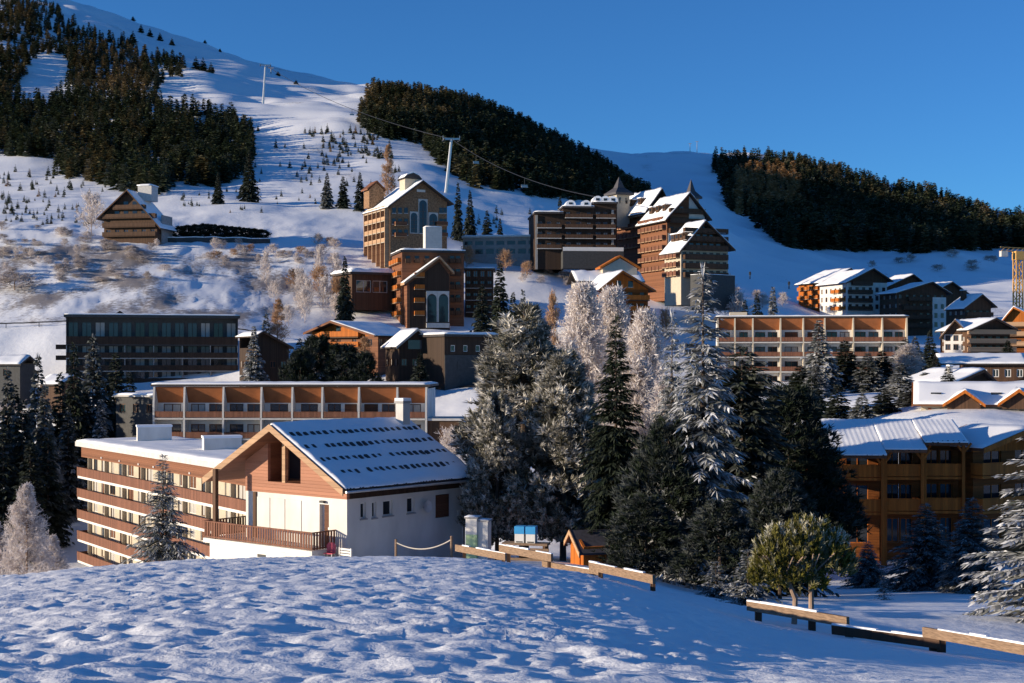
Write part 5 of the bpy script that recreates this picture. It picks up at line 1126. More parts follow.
def pine(seed, h=15.0, r=4.1, n=2600, frost=.8, mat='pine', nl=.44, wl=.075, shape=None, z0=.10, nblade=11, trunk='bark', lean=0.0, fvar=.7, dens_in=.35, tips=None):
    """a pine: brushes of needles at the ends of upturned shoots, massed along limbs"""
    g = np.random.default_rng(seed); acc = Acc()
    shape = shape or (lambda f: (min(1, (f / .14) ** .6)) * (1 - f) ** .62)
    t = MB(); t.tube([(0, 0, -1.2), (lean * .3, 0, h * .35), (lean * .7, .1, h * .7), (lean, 0, h * .97)], h * .017, .03, 8)
    limbs = []; k = 0
    while k < int(h * 9):
        f = g.uniform(z0, .97); a = g.uniform(0, 6.283); R = r * shape((f - z0) / (1 - z0)) * g.uniform(.82, 1.06) * (1 + .09 * math.sin(3 * a + seed + f * 9))
        limbs.append((f * h, a, max(R, .25))); k += 1
        if k % 3 == 0:
            zz = f * h; e = (math.cos(a) * R * .8, math.sin(a) * R * .8, zz + R * .12); t.tube([(0, 0, zz - R * .12), (e[0] * .5, e[1] * .5, zz - R * .05), e], .05 * h / 15, .015, 4)
    P0 = []; AX = []; F1 = []
    per = max(3, n // len(limbs))
    for (zz, a, R) in limbs:
        o = np.array([math.cos(a), math.sin(a), 0]); pr = np.array([-o[1], o[0], 0]); lf = g.uniform(1 - fvar, 1 + fvar * .4)
        for _ in range(per):
            t_ = g.uniform(dens_in, 1.04) ** .6; sp = .16 * R + .22
            p = o * R * t_ + pr * g.normal(0, sp * (.4 + .6 * t_)) + np.array([0, 0, zz + R * .16 * t_ * t_ + g.normal(0, .16 + .05 * R)])
            P0.append(p); AX.append(norm(o * g.uniform(.3, 1.0) + pr * g.normal(0, .4) + np.array([0, 0, g.uniform(.25, 1.0)]))); F1.append(frost * lf * (g.uniform(.8, 1.4) if g.random() < .5 else g.uniform(.05, .35)))
    P0 = np.array(P0); AX = np.array(AX); F1 = np.array(F1)
    B = np.repeat(P0, nblade, 0); A = np.repeat(AX, nblade, 0); F = np.repeat(F1, nblade); m = len(B)
    Dr = norm(A + g.normal(0, .48, (m, 3))); L = nl * g.uniform(.7, 1.2, m); W = wl * g.uniform(.8, 1.25, m)
    B = B + Dr * (nl * .05) + A * g.uniform(-.25, .1, (m, 1)) * nl
    acc.add(*blades(B, Dr, L, W, norm(g.normal(0, 1, (m, 3))), F * .25, F * 1.1, 'tri'))
    return t.mesh('trunk', trunk), acc.mesh('crown', mat), h

def larch(seed, h=12.0, r=3.0, mat='larch', trunk='barkpale', n1=60, n2=10, n3=7, frost=.6, tl=.75, w=.05, power=.7, z0=.12, up=.25):
    """a leafless tree: limbs, side shoots and fine rimed twigs"""
    g = np.random.default_rng(seed); acc = Acc(); t = MB(); t.tube([(0, 0, -1), (g.normal(0, .1), g.normal(0, .1), h * .5), (0, 0, h)], h * .014, .02, 6)
    B, Dr, L, W, F0, F1 = [], [], [], [], [], []
    for i in range(n1):
        f = g.uniform(z0, .99) ; z = f * h; a = g.uniform(0, 6.283); R = r * (min(1, ((f - z0) / (1 - z0) + .03) / .16) ** .5) * (1 - f) ** power * g.uniform(.65, 1.15) + .15
        o = norm(np.array([math.cos(a), math.sin(a), up + .7 * f])); e = o * R
        B.append([0, 0, z]); Dr.append(o); L.append(R); W.append(.05 + .012 * R); F0.append(.1); F1.append(frost * .6)
        for j in range(n2):
            s = g.uniform(.2, 1); p = np.array([0, 0, z]) + e * s; d = norm(o * .8 + g.normal(0, .55, 3) + [0, 0, .1]); ll = tl * g.uniform(.6, 1.3) * (1.15 - .45 * s) * min(1.0, R / 1.2 + .3)
            B.append(p); Dr.append(d); L.append(ll); W.append(w); F0.append(frost * .4); F1.append(frost)
            for k in range(n3):
                q = p + d * ll * g.uniform(.25, 1); B.append(q); Dr.append(norm(d * .6 + g.normal(0, .6, 3))); L.append(ll * .5 * g.uniform(.5, 1.2)); W.append(w * .8); ff = frost * g.uniform(.4, 1.5); F0.append(ff); F1.append(ff)
    B = np.array(B); m = len(B); acc.add(*blades(B, np.array(Dr), np.array(L), np.array(W), norm(g.normal(0, 1, (m, 3))), np.array(F0), np.array(F1), 'quad'))
    return t.mesh('trunk', trunk), acc.mesh('crown', mat), h

def far_conifer(g, h, r, frost=.0, n=9, k=6, tint=0.0, larchy=False):
    """a conifer of a few dozen blades for trees that stand only a few pixels high"""
    B, Dr, L, W = [], [], [], []
    for i in range(n):
        f = (i + .5) / n; z = h * (.04 + .93 * f); R = r * (1 - f) ** .8 + .12; a0 = g.uniform(0, 6.28)
        for j in range(k):
            a = a0 + 6.283 * j / k + g.uniform(-.3, .3); d = np.array([math.cos(a), math.sin(a), g.uniform(-.45, .05) if not larchy else g.uniform(0, .6)]); d /= np.linalg.norm(d)
            B.append([0, 0, z + g.uniform(-.3, .3) * h / n]); Dr.append(d); L.append(R * g.uniform(.8, 1.2)); W.append(R * .75 * g.uniform(.7, 1.2))
    for j in range(2): B.append([0, 0, h * .86]); Dr.append([0, 0, 1]); L.append(h * .15); W.append(h * .05)
    B = np.array(B); m = len(B); Nn = norm(np.array([0, 0, 1.0]) + g.normal(0, .3, (m, 3))); Nn[-2:] = [[1, 0, 0], [0, 1, 0]]
    fr = frost * g.uniform(.2, 1.6, m)
    return blades(B, np.array(Dr), np.array(L), np.array(W), Nn, fr * .5, fr)

_SK = {}
def plant(proto, px, D, top, label, name='spruce', cat='tree', group=None, wx=None, base=None, rot=None):
    """stand a copy of a tree on the ground in that column and depth, its tip at image row `top`"""
    tm, cm, ph = proto; x, y, _ = P(px, 0, D); zg = Hs(x, y) if base is None else (HY - base) / FOC * D
    h = (HY - top) / FOC * D - zg; s = h / ph; w = s if wx is None else wx / crown_radius(cm)
    e = empty(name, (x, y, zg - .05), random.uniform(0, 6.28) if rot is None else rot); e.scale = (w, w, s); tag(e, label, cat, group)
    link('trunk', tm, e); link('crown', cm, e); return e
def width_scale(proto_r, px_w, D): return px_w / FOC * D / 2
_rad = {}
def crown_radius(me):
    if me.name not in _rad:
        a = np.empty(len(me.vertices) * 3, np.float32); me.vertices.foreach_get('co', a); a = a.reshape(-1, 3); _rad[me.name] = float(np.percentile(np.hypot(a[:, 0], a[:, 1]), 97.5))
    return _rad[me.name]

# ---- big trees in front of the village
PA = pine(11, 15, 4.2, 8500, frost=1.15, nl=.42, wl=.085, shape=lambda f: min(1, (f / .2) ** .6) * (1 - f) ** .8)
PB = pine(12, 13, 3.6, 6000, frost=1.05, nl=.42, wl=.085)
S7 = spruce(28, 14, 4.0, .55, 12, .18, .95, .10, power=.62, droop=.28, wmul=.26, snowy=.02)
PD = pine(13, 14, 4.6, 6500, frost=.10, mat='needle', nl=.5, wl=.085, shape=lambda f: min(1, (f / .25) ** .6) * (1 - f) ** .5)
PE = pine(14, 9, 3.6, 3600, frost=.16, mat='needle', nl=.45, wl=.08)
plant(PA, 524, 88, 303, 'tall frosted pine with a pointed top right of the front chalet', 'pine_tree', wx=width_scale(4.2, 148, 88), rot=.4)
plant(PB, 563, 84, 352, 'rounder frosted pine overlapping the right side of the tall pointed one', 'pine_tree', wx=width_scale(3.6, 110, 84), rot=2)
plant(PB, 497, 83, 392, 'low frosted pine at the left foot of the tall pointed pine, by the chalet wall', 'pine_tree', wx=width_scale(3.6, 70, 83), rot=4)
S1 = spruce(21, 15, 3.0, .36, 14, .18, .75, .03, power=.85, wmul=.24)
plant(S1, 616, 80, 312, 'dark green unfrosted fir standing out against the pale frosted larches', 'fir_tree', wx=width_scale(3.0, 84, 80))
S2 = spruce(22, 15, 2.6, .46, 11, .17, .8, .7, power=.75, sparse=.08, snowy=.16, wmul=.2)
plant(S2, 703, 66, 262, 'tallest frost-covered spruce with open tiers, right of the larches', 'spruce', wx=width_scale(2.6, 110, 66))
plant(S2, 672, 78, 308, 'slimmer frosted spruce just left of the tallest one', 'spruce', wx=width_scale(2.6, 62, 78), rot=1.5)
plant(S7, 742, 72, 345, 'very dark broad conifer in front of the terraces, left of the wood chalet', 'pine_tree', wx=width_scale(4.6, 150, 72))
plant(PD, 790, 78, 388, 'dark spreading pine whose shade falls on the wood chalet roof', 'pine_tree', wx=width_scale(4.6, 130, 78), rot=2.2)
plant(PE, 668, 66, 420, 'dark low pine filling the shade between the fir and the tallest spruce', 'pine_tree', wx=width_scale(3.6, 110, 66))
plant(PE, 606, 88, 430, 'shaded pine behind the little wooden hut', 'pine_tree', wx=width_scale(3.6, 96, 88), rot=3)
plant(PE, 720, 56, 500, 'low dark pine beneath the tallest spruce at the edge of the snow field', 'pine_tree', wx=width_scale(3.6, 100, 56), rot=1)
plant(PE, 646, 62, 495, 'low dark pine right of the little hut, above the fence', 'pine_tree', wx=width_scale(3.6, 90, 62), rot=5)
plant(PE, 780, 60, 470, 'dark pine bush behind the mountain pine, in front of the wood chalet', 'pine_tree', wx=width_scale(3.6, 96, 60), rot=.3)
S3 = spruce(23, 4, 1.5, .28, 9, .2, .5, .42, snowy=.4)
plant(S3, 748, 46, 548, 'snow-laden young spruce left of the mountain pine', 'spruce', wx=width_scale(1.5, 66, 46))
plant(S3, 716, 50, 560, 'low snowy conifer at the corner of the snow field by the fence gap', 'spruce', wx=width_scale(1.5, 52, 50), rot=2)
S4 = spruce(24, 8, 2.2, .30, 13, .13, .6, .35, snowy=.12, wmul=.24)
plant(S4, 926, 84, 502, 'shaded blue spruce in front of the wood chalet, left of its twin', 'spruce', wx=width_scale(2.2, 84, 84))
plant(S4, 972, 78, 496, 'shaded blue spruce in front of the wood chalet wing, right of its twin', 'spruce', wx=width_scale(2.2, 80, 78), rot=2)
plant(S4, 868, 92, 540, 'small shaded spruce at the dark foot of the wood chalet', 'spruce', wx=width_scale(2.2, 50, 92), rot=3)
plant(spruce(25, 1.6, .45, .16, 8, .1, .26, .8, snowy=.4), 884, 60, 577, 'tiny snow-covered conifer alone on the shaded snow', 'spruce', wx=width_scale(.45, 24, 60))
S5 = spruce(26, 10, 3.4, .66, 14, .12, .5, .6, power=.7, rise=.06, droop=.20, wmul=.34, snowy=.8)
plant(S5, 1066, 42, 380, 'big snow-laden spruce with heavy white tiers at the right edge', 'spruce', wx=width_scale(3.4, 205, 42), base=632)
S6 = spruce(27, 7, 2.0, .27, 13, .11, .5, .5, power=.95, snowy=.14, wmul=.2)
plant(S6, 163, 70, 452, 'frosted spruce standing before the long apartment block', 'spruce', wx=width_scale(2.0, 86, 70))
L0 = larch(31, 5, 1.8, 'larch', n1=150, n2=18, n3=9, tl=.42, w=.024, frost=.6, power=1.0)
plant(L0, 26, 56, 484, 'pale frosted larch on the snow crest at the far left', 'larch', wx=width_scale(1.8, 56, 56))
plant(L0, -6, 58, 520, 'frosted larch cut by the left edge on the snow crest', 'larch', wx=width_scale(1.8, 56, 58), rot=2)
plant(L0, 52, 60, 535, 'low frosted larch bush right of the pale larch on the crest', 'larch', wx=width_scale(1.8, 44, 60), rot=4)
# mountain pine with two trunks
def mountain_pine():
    x, y, _ = P(806, 0, 33.0); zg = Hs(x, y); g = np.random.default_rng(41); top = (HY - 511) / FOC * 33 - zg; e = empty('mountain_pine', (x, y, zg - .05)); tag(e, 'bushy sunlit mountain pine with two bare trunks behind the timber rail', 'tree'); sc = 1 / FOC * 33
    for bx, tx, hh in ((-.30, -.52, top * .5), (.12, .10, top * .52)):
        t = MB(); t.tube([(bx, 0, -.4), (bx * .9 + .02, .02, hh * .5), (tx, 0, hh)], .075, .05, 8)
        for q in range(10): a = g.uniform(0, 6.28); t.tube([(tx, 0, hh * .8), (tx + math.cos(a) * .3, math.sin(a) * .3, hh * 1.05), (tx + math.cos(a) * .7, math.sin(a) * .7, hh * 1.3)], .035, .015, 5)
        t.build('trunk', 'barkpale', e)
    acc = Acc(); P0, AX, F1 = [], [], []
    for (cx, cy, cz, rx, rz) in ((-.62, 0, .58, .62, .38), (.28, .05, .62, .66, .38), (-.1, -.1, .68, .5, .32), (.72, 0, .56, .44, .32), (-.92, .1, .46, .34, .26), (-.2, .1, .42, .7, .22)):
        for _ in range(210):
            d = norm(g.normal(0, 1, 3)); d[2] = abs(d[2]) * 1.2 - .45; q = np.array([cx, cy, cz * top]) + d * [rx, rx * .8, rz * top] * g.uniform(.5, 1.05)
            P0.append(q); AX.append(norm(d * .45 + [0, 0, .9] + g.normal(0, .2, 3))); F1.append((g.uniform(.6, 1.1) if g.random() < .38 else .04) * (.25 + 1.1 * max(0, d[2] + .2)))
    P0 = np.array(P0); AX = np.array(AX); F1 = np.array(F1); nb = 26; B = np.repeat(P0, nb, 0); A = np.repeat(AX, nb, 0); F = np.repeat(F1, nb); m = len(B)
    B = B + A * g.uniform(-.04, .20, (m, 1)); Dr = norm(A + g.normal(0, .40, (m, 3)))
    acc.add(*blades(B, Dr, .13 * g.uniform(.7, 1.25, m), .036, norm(g.normal(0, 1, (m, 3))), F * .2, F, 'tri')); link('crown', acc.mesh('crown', 'mugo'), e)
mountain_pine()
for px, D, top, w in ((698, 107.5, 356, 80), (738, 108.5, 372, 84), (784, 110, 402, 60)):
    plant(S7 if px != 738 else PD, px, D, top, {698: 'dark broad conifer behind the tallest frosted spruce', 738: 'dark pine in the middle of the black clump left of the wood chalet', 784: 'dark conifer touching the left end of the wood chalet roof'}[px], 'pine_tree', wx=width_scale(4.6, w, D), rot=px)
# frosted larches and birches in the middle
LA = larch(32, 15, 3.4, 'larch', n1=190, n2=18, n3=8, tl=1.0, w=.085, frost=.8, power=.6)
LB = larch(33, 12, 2.6, 'larch', n1=150, n2=16, n3=8, tl=.95, w=.08, frost=.6, power=.6)
LO = larch(34, 9, 1.7, 'larch_o', n1=80, n2=12, n3=7, tl=.8, w=.07, frost=.3, power=.75)
for px, D, top, wpx, pr, lab in ((583, 120, 292, 72, LA, 'tall pale pink frosted larch left of the dark fir'), (612, 126, 296, 66, LA, 'pale frosted larch rising directly behind the dark fir'), (646, 118, 318, 66, LA, 'frosted larch right of the dark fir, left of the tall spruces'), (566, 112, 345, 50, LB, 'lower frosted larch against the frosted pine'),
    (634, 105, 362, 70, LB, 'brownish frosted larch in front, between fir and tallest spruce'), (668, 100, 380, 60, LB, 'shaded frosted larch at the foot of the slim spruce')):
    plant(pr, px, D, top, lab, 'larch', wx=width_scale(pr[0] and {id(LA): 3.4, id(LB): 2.6}[id(pr)], wpx, D))
plant(LO, 553, 170, 296, 'small orange larch between the frosted pine and the pale larches', 'larch', wx=width_scale(1.7, 26, 170))

# ---- spruces of the village
SM = [spruce(51 + i, 12, 2.3, .50, 11, .36, 1.05, f, power=.9, snowy=sn, wmul=.55) for i, (f, sn) in enumerate(((.06, .02), (.28, .05), (.55, .12)))]
RM = 2.3
def sm(k, px, D, top, wpx, label, base=None): plant(SM[k], px, D, top, label, 'spruce', wx=width_scale(RM, wpx, D), base=base)
for a in ((1, 8, 205, 366, 40, 'dark spruce at the left edge, in front of the small grey house'), (0, 22, 192, 400, 52, 'broad dark spruce low at the left, before the taller row'), (1, 38, 208, 352, 38, 'pointed spruce second from the left edge'),
          (0, 60, 214, 372, 44, 'dark spruce in the middle of the left row'), (1, 93, 226, 333, 44, 'tallest spruce of the left row, in front of the dark hotel end'), (0, 74, 220, 342, 40, 'spruce just left of the tallest one of the left row'), (0, 116, 232, 352, 44, 'dark spruce against the balconies of the dark hotel'),
          (2, 101, 214, 399, 34, 'pale frosted small spruce beside the low pale building'), (1, 45, 198, 382, 40, 'spruce leaning dark in front of the tiny cabin'), (0, 3, 186, 425, 50, 'darkest spruce in the lower left corner of the wood'), (0, 30, 184, 440, 50, 'dark spruce above the blue shaded snow at left'), (1, -12, 195, 380, 46, 'spruce cut by the left picture edge'), (0, 84, 224, 390, 40, 'low dark spruce between the tallest one and the frosted one'), (0, 130, 236, 372, 34, 'dark spruce right of the left row, over the low pale building'),
          (0, 14, 212, 385, 50, 'dark spruce behind the small house corner, in the left row'), (0, 48, 190, 432, 46, 'low dark spruce right of the darkest one in the left wood'), (1, 68, 205, 410, 44, 'dark spruce above the snowy lane at left'), (0, 106, 228, 378, 36, 'dark spruce just left of the low pale building'), (0, -30, 190, 372, 60, 'big unseen spruce added beyond the left edge for its shade'), (0, -55, 200, 352, 60, 'tall added shade spruce beyond the left edge, farther out'), (0, -48, 186, 378, 60, 'added shade spruce beyond the left edge, nearer'), (0, -75, 208, 340, 60, 'tallest added shade spruce beyond the left edge'), (0, -28, 205, 362, 54, 'added shade spruce beyond the left edge, behind the big one'), (0, -60, 218, 345, 60, 'added shade spruce beyond the left edge, at the back'), (0, -85, 192, 365, 60, 'added shade spruce beyond the left edge, outermost'),  # those beyond the left edge are unseen, added to shade the lane
          (2, 254, 252, 326, 28, 'frosted slim spruce at the right end of the dark hotel'), (1, 266, 262, 312, 24, 'spruce above the brown hut'), (0, 345, 318, 256, 20, 'single dark spruce on the slope left of the garages'),
          (2, 819, 226, 320, 46, 'frosted spruce in front of the right terraces, leftmost of that row'), (0, 845, 232, 340, 50, 'dark spruce in front of the right terraces'), (2, 816, 212, 365, 38, 'lower frosted spruce in front of the leftmost one of the right row'), (1, 868, 222, 352, 40, 'dark frosted-tipped spruce in the right row'), (2, 901, 200, 363, 46, 'bright frosted spruce above the wood chalet roof ridge'), (0, 882, 230, 350, 40, 'dark spruce behind the bright frosted one'), (1, 905, 240, 338, 40, 'tall spruce at the right end of the right terraces'), (0, 925, 215, 372, 34, 'dark spruce left of the cream house'), (0, 800, 220, 365, 44, 'dark spruce at the edge of the black pines by the terraces'),
          (0, 838, 168, 384, 40, 'dark spruce just above the left end of the wood chalet roof'), (1, 862, 160, 392, 36, 'low spruce above the middle of the wood chalet roof'), (0, 884, 172, 388, 38, 'low dark spruce above the wood chalet roof, left of the bright frosted one'), (0, 812, 185, 375, 44, 'dark spruce where the black pines meet the wood chalet roof'), (0, 914, 182, 388, 30, 'small dark spruce at the left end of the cream house'),
          (0, 936, 226, 356, 26, 'dark spruce in the gap left of the low dark house'), (1, 915, 252, 336, 26, 'spruce just right of the right terraces'), (0, 930, 262, 330, 22, 'small dark spruce below the white chalet'), (0, 948, 196, 366, 24, 'dark spruce tucked behind the cream house roof'), (1, 905, 176, 392, 30, 'low frosted spruce left of the cream house wall'), (0, 1008, 262, 340, 24, 'dark spruce among the balconied chalets at right'),
          (2, 773, 292, 287, 24, 'frosted spruce alone above the right terraces roof'), (0, 757, 300, 293, 22, 'dark small spruce left of the frosted one above the terraces'), (0, 745, 296, 300, 22, 'dark bushy conifer beside the grey podium'),
          (0, 500, 300, 262, 30, 'dark bluish spruce right of the dark annex, taller one'), (0, 482, 290, 285, 30, 'dark bluish spruce below the annex, shorter one'), (0, 513, 285, 292, 24, 'small dark spruce behind the frosted pine top'), (2, 523, 190, 290, 24, 'frosted spruce tip rising behind the tall frosted pine'),
          (0, 458, 430, 182, 14, 'left dark spruce of the pair right of the tall hotel'), (0, 470, 425, 190, 15, 'right dark spruce of the pair beside the tall hotel'), (0, 487, 420, 210, 16, 'low dark conifer on the snow right of the spruce pair'), (0, 500, 415, 218, 12, 'small conifer above the gallery roof'), (0, 560, 420, 196, 16, 'dusky conifer above the dark hotel roof'),
          (1, 327, 470, 172, 14, 'left spruce of the trio on the slope left of the tall hotel'), (0, 343, 470, 176, 16, 'middle spruce of the trio on the slope left of the tall hotel'), (0, 360, 465, 172, 14, 'right spruce of the trio on the slope left of the tall hotel'), (0, 249, 480, 150, 22, 'big spruce standing apart at the right foot of the left forest'), (0, 218, 470, 172, 13, 'small spruce below the left forest, above the retaining wall'),
          (0, 420, 236, 352, 26, 'dark conifer beside the dark gabled chalet'), (0, 300, 262, 338, 26, 'dark spruce left of the orange chalet')): sm(*a)
plant(LO, 388, 480, 146, 'rusty brown larch alone on the upper slope', 'larch', wx=width_scale(1.7, 16, 480)); plant(LO, 278, 285, 300, 'orange-brown larch left of the orange chalet', 'larch', wx=width_scale(1.7, 20, 285)); plant(LO, 365, 250, 338, 'frosted tan larch in front of the orange chalet gable', 'larch', wx=width_scale(1.7, 24, 250)); plant(LB, 908, 232, 345, 'pale bare tree at the end of the right terraces', 'larch', wx=width_scale(2.6, 34, 232))
PM = pine(61, 6, 2.6, 1100, frost=.10, mat='needle', nl=.5, wl=.12, shape=lambda f: min(1, (f / .2) ** .5) * (1 - f * f) ** .6)
for px, D, top, w, lab in ((318, 243, 338, 50, 'dark clipped pine below the orange chalet, left one'), (342, 240, 346, 52, 'dark round pine below the orange chalet, middle one'), (364, 238, 354, 34, 'dark low pine below the orange chalet, right one'), (300, 238, 352, 40, 'dark pine bush beside the brown hut')):
    plant(PM, px, D, top, lab, 'pine_tree', wx=width_scale(2.6, w, D))
# hedge of dark firs by the chalet of flats
for i in range(11):
    px = 180 + 8.2 * i; plant(PM, px, ground_D(px, 239.5, 300), 224 + abs(i - 3) * .8, 'dark clipped conifer in the hedge right of the chalet of flats', 'hedge_conifer', 'hedge', 'dark hedge right of the chalet of flats', wx=width_scale(2.6, 20, 366))
# frosted bushes
LS = [larch(71 + i, 2.4, 1.6, m, n1=46, n2=8, n3=6, tl=.6, w=.05, frost=f, power=.45, z0=.03, up=.5) for i, (m, f) in enumerate((('twig', .75), ('larch', .6), ('larch_o', .35)))]
def bush(k, px, D, hpx, wpx, label, group=None):
    x, y, _ = P(px, 0, D); zg = Hs(x, y); top = HY - (zg + hpx / FOC * D) / D * FOC
    plant(LS[k], px, D, top, label, 'bush', 'bush', group, wx=width_scale(1.6, wpx, D))
bush(1, 92, 388, 36, 30, 'large pale frosted tree-like bush left of the chalet of flats'); bush(0, 738, 330, 34, 28, 'round dusky bare tree right of the front hotel wing'); bush(1, 725, 345, 40, 26, 'taller bare frosted tree behind the front hotel wing')
bush(2, 467, 378, 18, 20, 'sunlit tan bush at the left end of the gallery'); bush(2, 505, 372, 18, 18, 'sunlit tan bush before the middle of the gallery'); bush(2, 527, 366, 14, 14, 'small tan bush near the right end of the gallery'); bush(2, 665, 310, 30, 16, 'tall brown bush between the centre chalet and the front hotel wing'); bush(1, 450, 180, 34, 34, 'bare frosted bush right of the rust-brown terraces'); bush(0, 432, 175, 26, 30, 'dusky bush against the annex of the rust-brown terraces')
bush(0, 15, 330, 14, 60, 'dark thicket on the slope above the small grey house'); bush(0, 12, 258, 20, 44, 'dusky brown thicket at the left edge above the small house')
g = np.random.default_rng(5)
for i in range(78):
    px = g.uniform(-5, 165) if i < 60 else g.uniform(-5, 110); py = g.uniform(243, 285) if i < 60 else g.uniform(228, 262); D = ground_D(px, py, 288, 420); bush(int(g.integers(0, 2)), px, D, g.uniform(3, 8), g.uniform(7, 20), 'low frosted brown bush on the open slope below the chalet of flats', 'frosted bushes on the left slope')
for i in range(26):
    px = g.uniform(205, 335); py = g.uniform(246, 268); D = ground_D(px, py, 288, 420); bush(int(g.integers(0, 3)), px, D, g.uniform(5, 10), g.uniform(8, 18), 'small frosted bush on the slope below the hedge', 'frosted bushes below the hedge')
for i in range(22):
    px = g.uniform(262, 352); py = g.uniform(285, 330); D = ground_D(px, py, 268, 360); bush(1 if g.random() < .7 else 2, px, D, g.uniform(14, 34), g.uniform(12, 24), 'pale frosted sapling on the slope above the orange chalet', 'frosted saplings above the orange chalet')
for i in range(16):
    px = g.uniform(440, 560); py = g.uniform(345, 385); D = ground_D(px, py, 215, 300); bush(int(g.integers(0, 2)), px, D, g.uniform(5, 11), g.uniform(9, 18), 'low frosted bush on the messy snow by the long shed', 'frosted bushes by the long shed')
for i in range(14):
    px = g.uniform(520, 600); py = g.uniform(262, 290); D = ground_D(px, py, 320, 420); bush(int(g.integers(0, 2)), px, D, g.uniform(4, 8), g.uniform(8, 16), 'low bush on the snow bank under the gallery', 'bushes under the gallery')
for i in range(10):
    px = g.uniform(690, 790); py = g.uniform(288, 312); D = ground_D(px, py, 300, 420); bush(int(g.integers(0, 2)), px, D, g.uniform(6, 12), g.uniform(10, 20), 'frosted bush on the bank above the right terraces', 'bushes above the right terraces')
for i in range(9):
    px = g.uniform(870, 1000); py = g.uniform(255, 275); D = ground_D(px, py, 450, 900); bush(0, px, D, g.uniform(4, 7), g.uniform(9, 18), 'grey shrub patch on the shaded slope under the right forest', 'shrubs under the right forest')

# ---- scattered small conifers on the open slopes
g = np.random.default_rng(17)
SC = []
for i in range(5):
    V, F, fr = far_conifer(g, 6, 1.7, .12 if i % 2 else .02, 10, 9); tm = np_mesh('small_conifer', V, F, 'needle_far', {'frost': fr, 'tint': np.full(len(V), .0 if i < 4 else .7)}); SC.append(tm)
def small(px, py, hpx, label, group, wide=1.0, dmin=300):
    D = ground_D(px, py, dmin); x, y, _ = P(px, 0, D); o = link('small_conifer', SC[int(g.integers(0, 5) if g.random() < .25 else g.integers(0, 4))], None, (x, y, Hs(x, y) - .2), g.uniform(0, 6.28)); s = hpx / FOC * D / 6; o.scale = (s * wide, s * wide, s); tag(o, label, 'tree', group)
def scatter(n, x0, x1, y0, y1, h0, h1, label, group, cond=None, dmin=300):
    k = 0; t = 0
    while k < n and t < n * 30:
        t += 1; px, py = g.uniform(x0, x1), g.uniform(y0, y1)
        if cond and not cond(px, py): continue
        cl = vnoise(np.array([px / 22.0]), np.array([py / 12.0]), 91)[0]
        if g.random() > .45 + cl * 1.2: continue
        small(px, py, g.uniform(h0, h1) * (1.3 if g.random() < .12 else 1), label, group, g.uniform(.9, 1.3), dmin); k += 1
scatter(95, 254, 392, 132, 172, 5, 10, 'small dark conifer scattered on the piste right of the left forest', 'young conifers on the upper piste', lambda x, y: y > 128 + (x - 254) * .06)
scatter(34, 250, 400, 172, 205, 4, 8, 'small dark conifer on the lower snow bank left of the tall hotel', 'young conifers on the snow bank')
scatter(110, -5, 110, 172, 226, 4, 10, 'small conifer in the snow below the left forest edge', 'young conifers below the left forest')
scatter(22, 182, 262, 190, 214, 4, 8, 'tiny conifer in the bright snow above the hedge', 'tiny conifers above the hedge')
scatter(10, 470, 530, 205, 232, 5, 9, 'small conifer on the snow above the gallery', 'conifers above the gallery')
for px, py, w in ((220, 52, 4), (278, 76, 5), (296, 85, 5), (133, 16, 5), (205, 42, 4)): small(px, py, w, 'lone round bush near the skyline of the upper piste', 'lone bushes on the upper piste', 2.4, 700)
for px, py, h, lab in ((133, 44, 13, 'dark conifer clump on the piste beside the upper left forest, lower one'), (141, 33, 9, 'dark conifer in the row crossing the upper piste, left end'), (150, 37, 9, 'dark conifer in the row crossing the upper piste, middle'), (160, 41, 9, 'dark conifer in the row crossing the upper piste, right of middle'), (172, 46, 8, 'dark conifer in the row crossing the upper piste, right end'), (196, 69, 13, 'left dark conifer of the clump on the piste above the left forest'), (203, 71, 14, 'middle dark conifer of the clump on the piste above the left forest'), (211, 73, 11, 'right dark conifer of the clump on the piste above the left forest'), (128, 49, 12, 'dark conifer at the end of the upper left forest')): small(px, py, h, lab, None, 1.7, 600)

